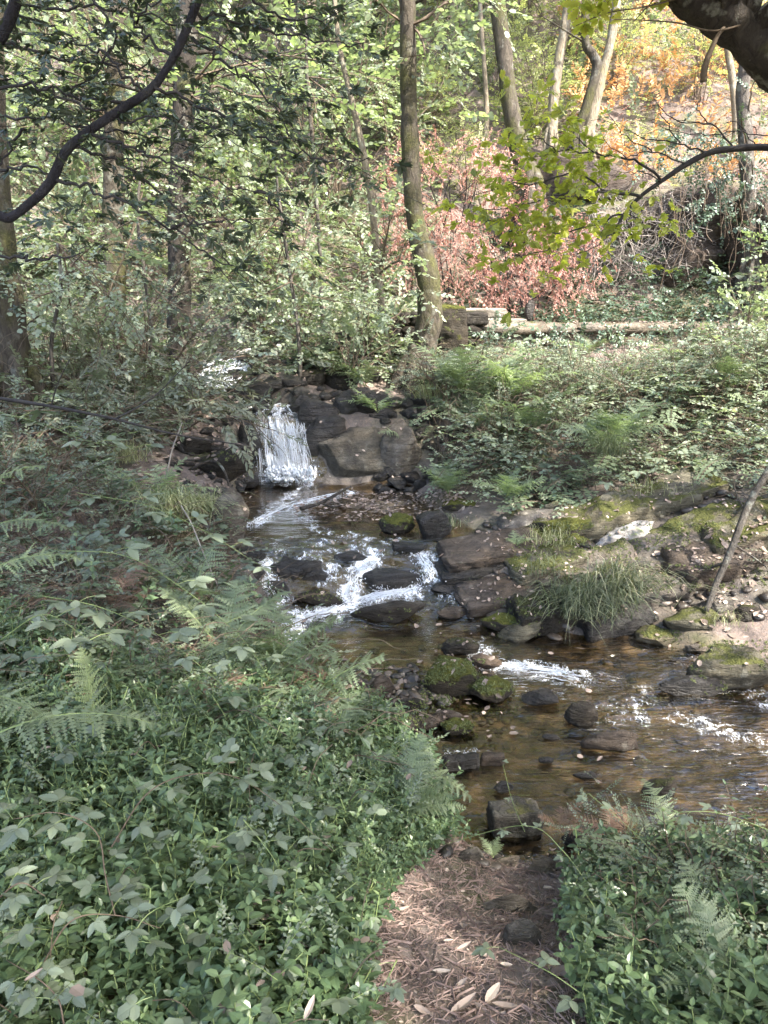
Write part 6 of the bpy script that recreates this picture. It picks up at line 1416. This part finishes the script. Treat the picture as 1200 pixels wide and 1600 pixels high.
tuft(665,640,120,.34,.12,G['grassdry'],'dry grass at the right foot of the main tree',13,(-.2,-.8),.003,.10)
tuft(205,740,120,.36,.16,G['grassdry'],'dry brown grass on the left bank below the olive shrub',14,(0,-.8),.0025,.10)
tuft(130,900,90,.30,.2,G['grassdry'],'scattered dry grass in the dark part of the left bank',15,(.3,-.4),.002,.05)

# ------------------------------------------------------------------ litter
allV, allF, off = [], [], 0
for V, F in SOLIDS: allV.append(V); allF.append(F + off); off += len(V)
AV, AF = np.concatenate(allV), np.concatenate(allF)
bvh = BVHTree.FromPolygons([tuple(v) for v in AV[:]], [tuple(f) for f in AF], epsilon=0.0)
def dropto(x, y, zt=6.):
    h = bvh.ray_cast(Vector((x, y, zt)), Vector((0, 0, -1)))
    return (np.array(h[0]), np.array(h[1])) if h[0] is not None else (None, None)
def curled(L, k):
    V = L[0].copy(); V = V - [.5, 0, 0]; V[:, 2] = np.abs(V[:, 1]) * k + (V[:, 0] ** 2) * k * .9; return V, L[1]
rgL = np.random.default_rng(55); T_lit = []
for L in (L_oval, L_round, L_lance, L_oak, L_heart):
    for k in (.15, .5, .9): V, F = curled(L, k * (1 if rgL.random() < .7 else -.6)); T_lit.append((V, F, np.zeros(len(F), int), np.full(len(F), .5)))
def litter(regs, label, name='fallen_leaves', mat=None, tpl=None, water=False):
    s = Soup(); pos, nn, sz = [], [], []
    for (n, x0, x1, y0, y1, a, b, f) in regs:
        for _ in range(n):
            x, y = rgL.uniform(x0, x1), rgL.uniform(y0, y1)
            if f is not None and not f(x, y): continue
            p, nr = dropto(x, y)
            if p is None or (nr[2] < .45): continue
            if sdist(np.array([x]), np.array([y]))[0] > 0 and p[2] < W(np.array([x]), np.array([y]))[0]:
                p[2] = W(np.array([x]), np.array([y]))[0] + .004; nr = np.array([0, 0, 1.])
                if rgL.random() > .35: continue
            pos.append(p + nr * .006); nn.append(nr + rgL.normal(0, .22, 3)); sz.append(rgL.uniform(a, b))
    if not pos: return
    pos, nn = np.array(pos), np.array(nn); a = rgL.uniform(0, 6.28, len(pos)); d = np.stack([np.cos(a), np.sin(a), np.zeros_like(a)], 1); d = d - nn * ((d * nn).sum(1) / (nn ** 2).sum(1))[:, None]
    scatter(s, tpl or T_lit, pos, d, nn, np.array(sz), rgL, .95)
    o = build(name, s, mat or G['litter']); tag(o, label, None, None, 'stuff'); return o
ledge = lambda x, y: 4.4 + .0 * x < y < 6.2 and x > .35 and (fbm2(np.array([x]), np.array([y]), 2.2, 2, 6)[0] > -.25)
litter([(1200, .35, 3.6, 4.3, 6.3, .016, .038, ledge), (260, 1.8, 3.2, 4.2, 4.9, .03, .06, None)], 'pinkish brown fallen leaves strewn over the rock ledges of the right shore')
litter([(1500, -.8, .75, 5.75, 6.65, .025, .055, lambda x, y: ((x + .02) / .74) ** 2 + ((y - 6.2) / .42) ** 2 < 1), (240, -1.2, .7, 4.5, 6.6, .03, .055, None), (260, -.4, .7, 3.3, 4.2, .02, .05, None), (60, .2, 2.6, 2.5, 4.4, .025, .045, None), (200, -1.8, -1.1, 5.5, 7.2, .03, .06, None), (50, -.8, .6, 6.7, 7.4, .03, .05, None), (260, -1.5, .2, 7.2, 9, .03, .06, None)], 'fallen leaves on the slab, the stones and the gravel of the stream')
litter([(500, 1.9, 6, 9.2, 10.4, .03, .06, None), (900, -3.5, -1.2, 4.6, 8.5, .035, .07, None), (500, .6, 4.5, 5.8, 9, .035, .07, None)], 'dead leaves on the coping of the wall and the banks')
onpath = lambda x, y: path_l(y) - .06 < x < path_r(y) + .08
litter([(3400, -.2, .85, 1.0, 2.5, .005, .018, onpath), (110, -.2, .85, 1.0, 2.5, .03, .05, onpath)], 'brown leaf fragments scattered on the path')
# long curled leaves of the path: each can be picked out
LV, LF = curled(leaf([0, .15, .4, .7, .9, 1], [0, .10, .16, .13, .06, 0], .2, 0), .5)
lm_ = mesh_from('leaf', LV, LF, np.zeros(len(LF)), np.full(len(LF), .9), [G['litter']])
lm2 = mesh_from('leaf', LV, LF, np.zeros(len(LF)), np.full(len(LF), .55), [G['litter']])
for k, (px, py, sz, a, lab) in enumerate([(878,1528,.085,.3,'pale long curled leaf on the right edge of the path'), (768,1565,.075,.9,'long pinkish leaf near the bottom of the path'), (725,1580,.085,.6,'narrow pale leaf left of the pinkish one at the bottom of the path'), (790,1588,.07,-.3,'pale leaf at the bottom edge of the path'),
    (690,1530,.05,0,'reddish leaf in the middle of the path'), (725,1487,.055,.2,'brown leaf lying across the middle of the path'), (760,1500,.045,.1,'whitish leaf right of the brown one on the path'), (700,1480,.035,.4,'small pink leaf on the left of the path'), (790,1515,.04,.2,'small pale leaf by the middle stone of the path'),
    (55,1534,.035,.7,'dead pink leaf caught on the carpet at the bottom left'), (485,1585,.045,1.2,'dead brown leaf on the carpet at the bottom centre'), (815,1470,.03,.5,'small tan leaf on the pale stone of the path'), (660,1590,.05,-.4,'tan leaf at the bottom left corner of the path'), (565,1042,.032,.2,'round cream leaf caught on the frond over the pool'), (712,962,.03,.2,'yellow leaf at the edge of the shelf')]):
    h = hit(px, py)
    if px < 600: h = P(px, py, h[1] - (.35 if py > 1500 else .9 if py > 1000 else .1))
    o = link('fallen_leaf', lm_ if k % 3 else lm2, None, (h[0], h[1], h[2] + .014), (rgL.normal(0, .2), rgL.normal(0, .2), a), sz * .95); tag(o, lab, 'leaf')
# needles and twigs of the path
s = Soup(); n = 11000; x = rgL.uniform(-.25, .95, n); y = rgL.uniform(.95, 2.5, n); k = (x > path_l(y) - .1) & (x < path_r(y) + .12); x, y = x[k], y[k]; z = terrain(x, y) + rgL.uniform(.001, .012, len(x))
a = rgL.uniform(0, 6.28, len(x)); L = rgL.uniform(.008, .045, len(x)) * np.where(rgL.random(len(x)) < .05, 2.2, 1); d = np.stack([np.cos(a), np.sin(a), rgL.normal(0, .12, len(x))], 1)
pc = np.stack([x, y, z], 1); T_n = []
for _ in range(4):
    ss = Soup(); q = np.array([[-.5, 0, 0], [0, rgL.normal(0, .1), .05], [.5, 0, 0]]); tube(ss, q, rgL.uniform(.02, .05), 3, 0); T_n.append(as_tpl(ss))
scatter(s, T_n, pc, d, None, L, rgL)
o = build('path_litter', s, M_PATHTWIG); tag(o, 'brown needles and bits of twig matted on the path', None, None, 'stuff')
for (px, py, w, h, lab) in [(815,1478,70,34,'pale flat stone sunk in the path'), (740,1352,60,24,'flat stone at the left of the water end of the path'), (790,1356,50,20,'flat stone at the water end of the path'), (850,1372,60,26,'pale stone at the right of the water end of the path'), (790,1432,110,26,'broad flat stone half buried across the path'), (1130,1372,70,40,'stone of the near shore right of the front bush'), (1180,1390,70,40,'larger stone of the near shore at the right edge')]:
    rock(px, py, w, h, 'brown' if px > 1000 else 'grey', lab, .5, .2, 0, n=4, sink=1.4)
# moss tufts: short fuzz on the mossiest stones
s = Soup(); T_m = []
for _ in range(4): _v = blades(6, 1., .35, rgL, .12, seg=3).arrays(); T_m.append((_v[0][:, [2, 0, 1]], _v[1], _v[2], _v[3]))
pos, nn = [], []
MS = [(708,1070,50,40,900), (770,1092,40,24,500), (612,1150,52,30,400), (716,1142,30,14,160), (705,500,26,30,500), (640,1110,30,14,120), (1150,1050,70,50,500), (1000,838,130,22,700), (900,868,100,26,600), (1045,904,100,22,500), (1030,1000,40,16,120), (800,985,50,14,200), (622,826,32,16,200), (606,968,60,16,200), (348,722,50,22,250), (500,940,40,20,150), (860,955,90,20,250), (1160,890,60,30,250)]
for px, py, rx, ry, n in MS:
    for _ in range(n):
        qx, qy = px + rgL.uniform(-rx, rx), py + rgL.uniform(-ry, ry); dx, dy, dz = pray(qx, qy)
        h = bvh.ray_cast(Vector((0, 0, CH)), Vector((float(dx), float(dy), float(dz))).normalized())
        if h[0] is None or h[1][2] < .25 or vnoise(np.array([np.array(h[0]) * 9]), 3)[0] < -.25: continue
        pos.append(np.array(h[0])); nn.append(np.array(h[1]) * .8 + rgL.normal(0, .3, 3) + [0, 0, .2])
scatter(s, T_m, np.array(pos), np.array(nn), rand_u(len(pos), rgL), rgL.uniform(.010, .020, len(pos)) * (1 + np.array(pos)[:, 1] * .06), rgL)
o = build('moss', s, G['moss']); tag(o, 'short tufted moss on the boulders and ledges', None, None, 'stuff')
print('objects', len(bpy.data.objects), 'tris', sum(len(o.data.polygons) for o in {o.data: o for o in bpy.data.objects if o.type == 'MESH'}.values()))
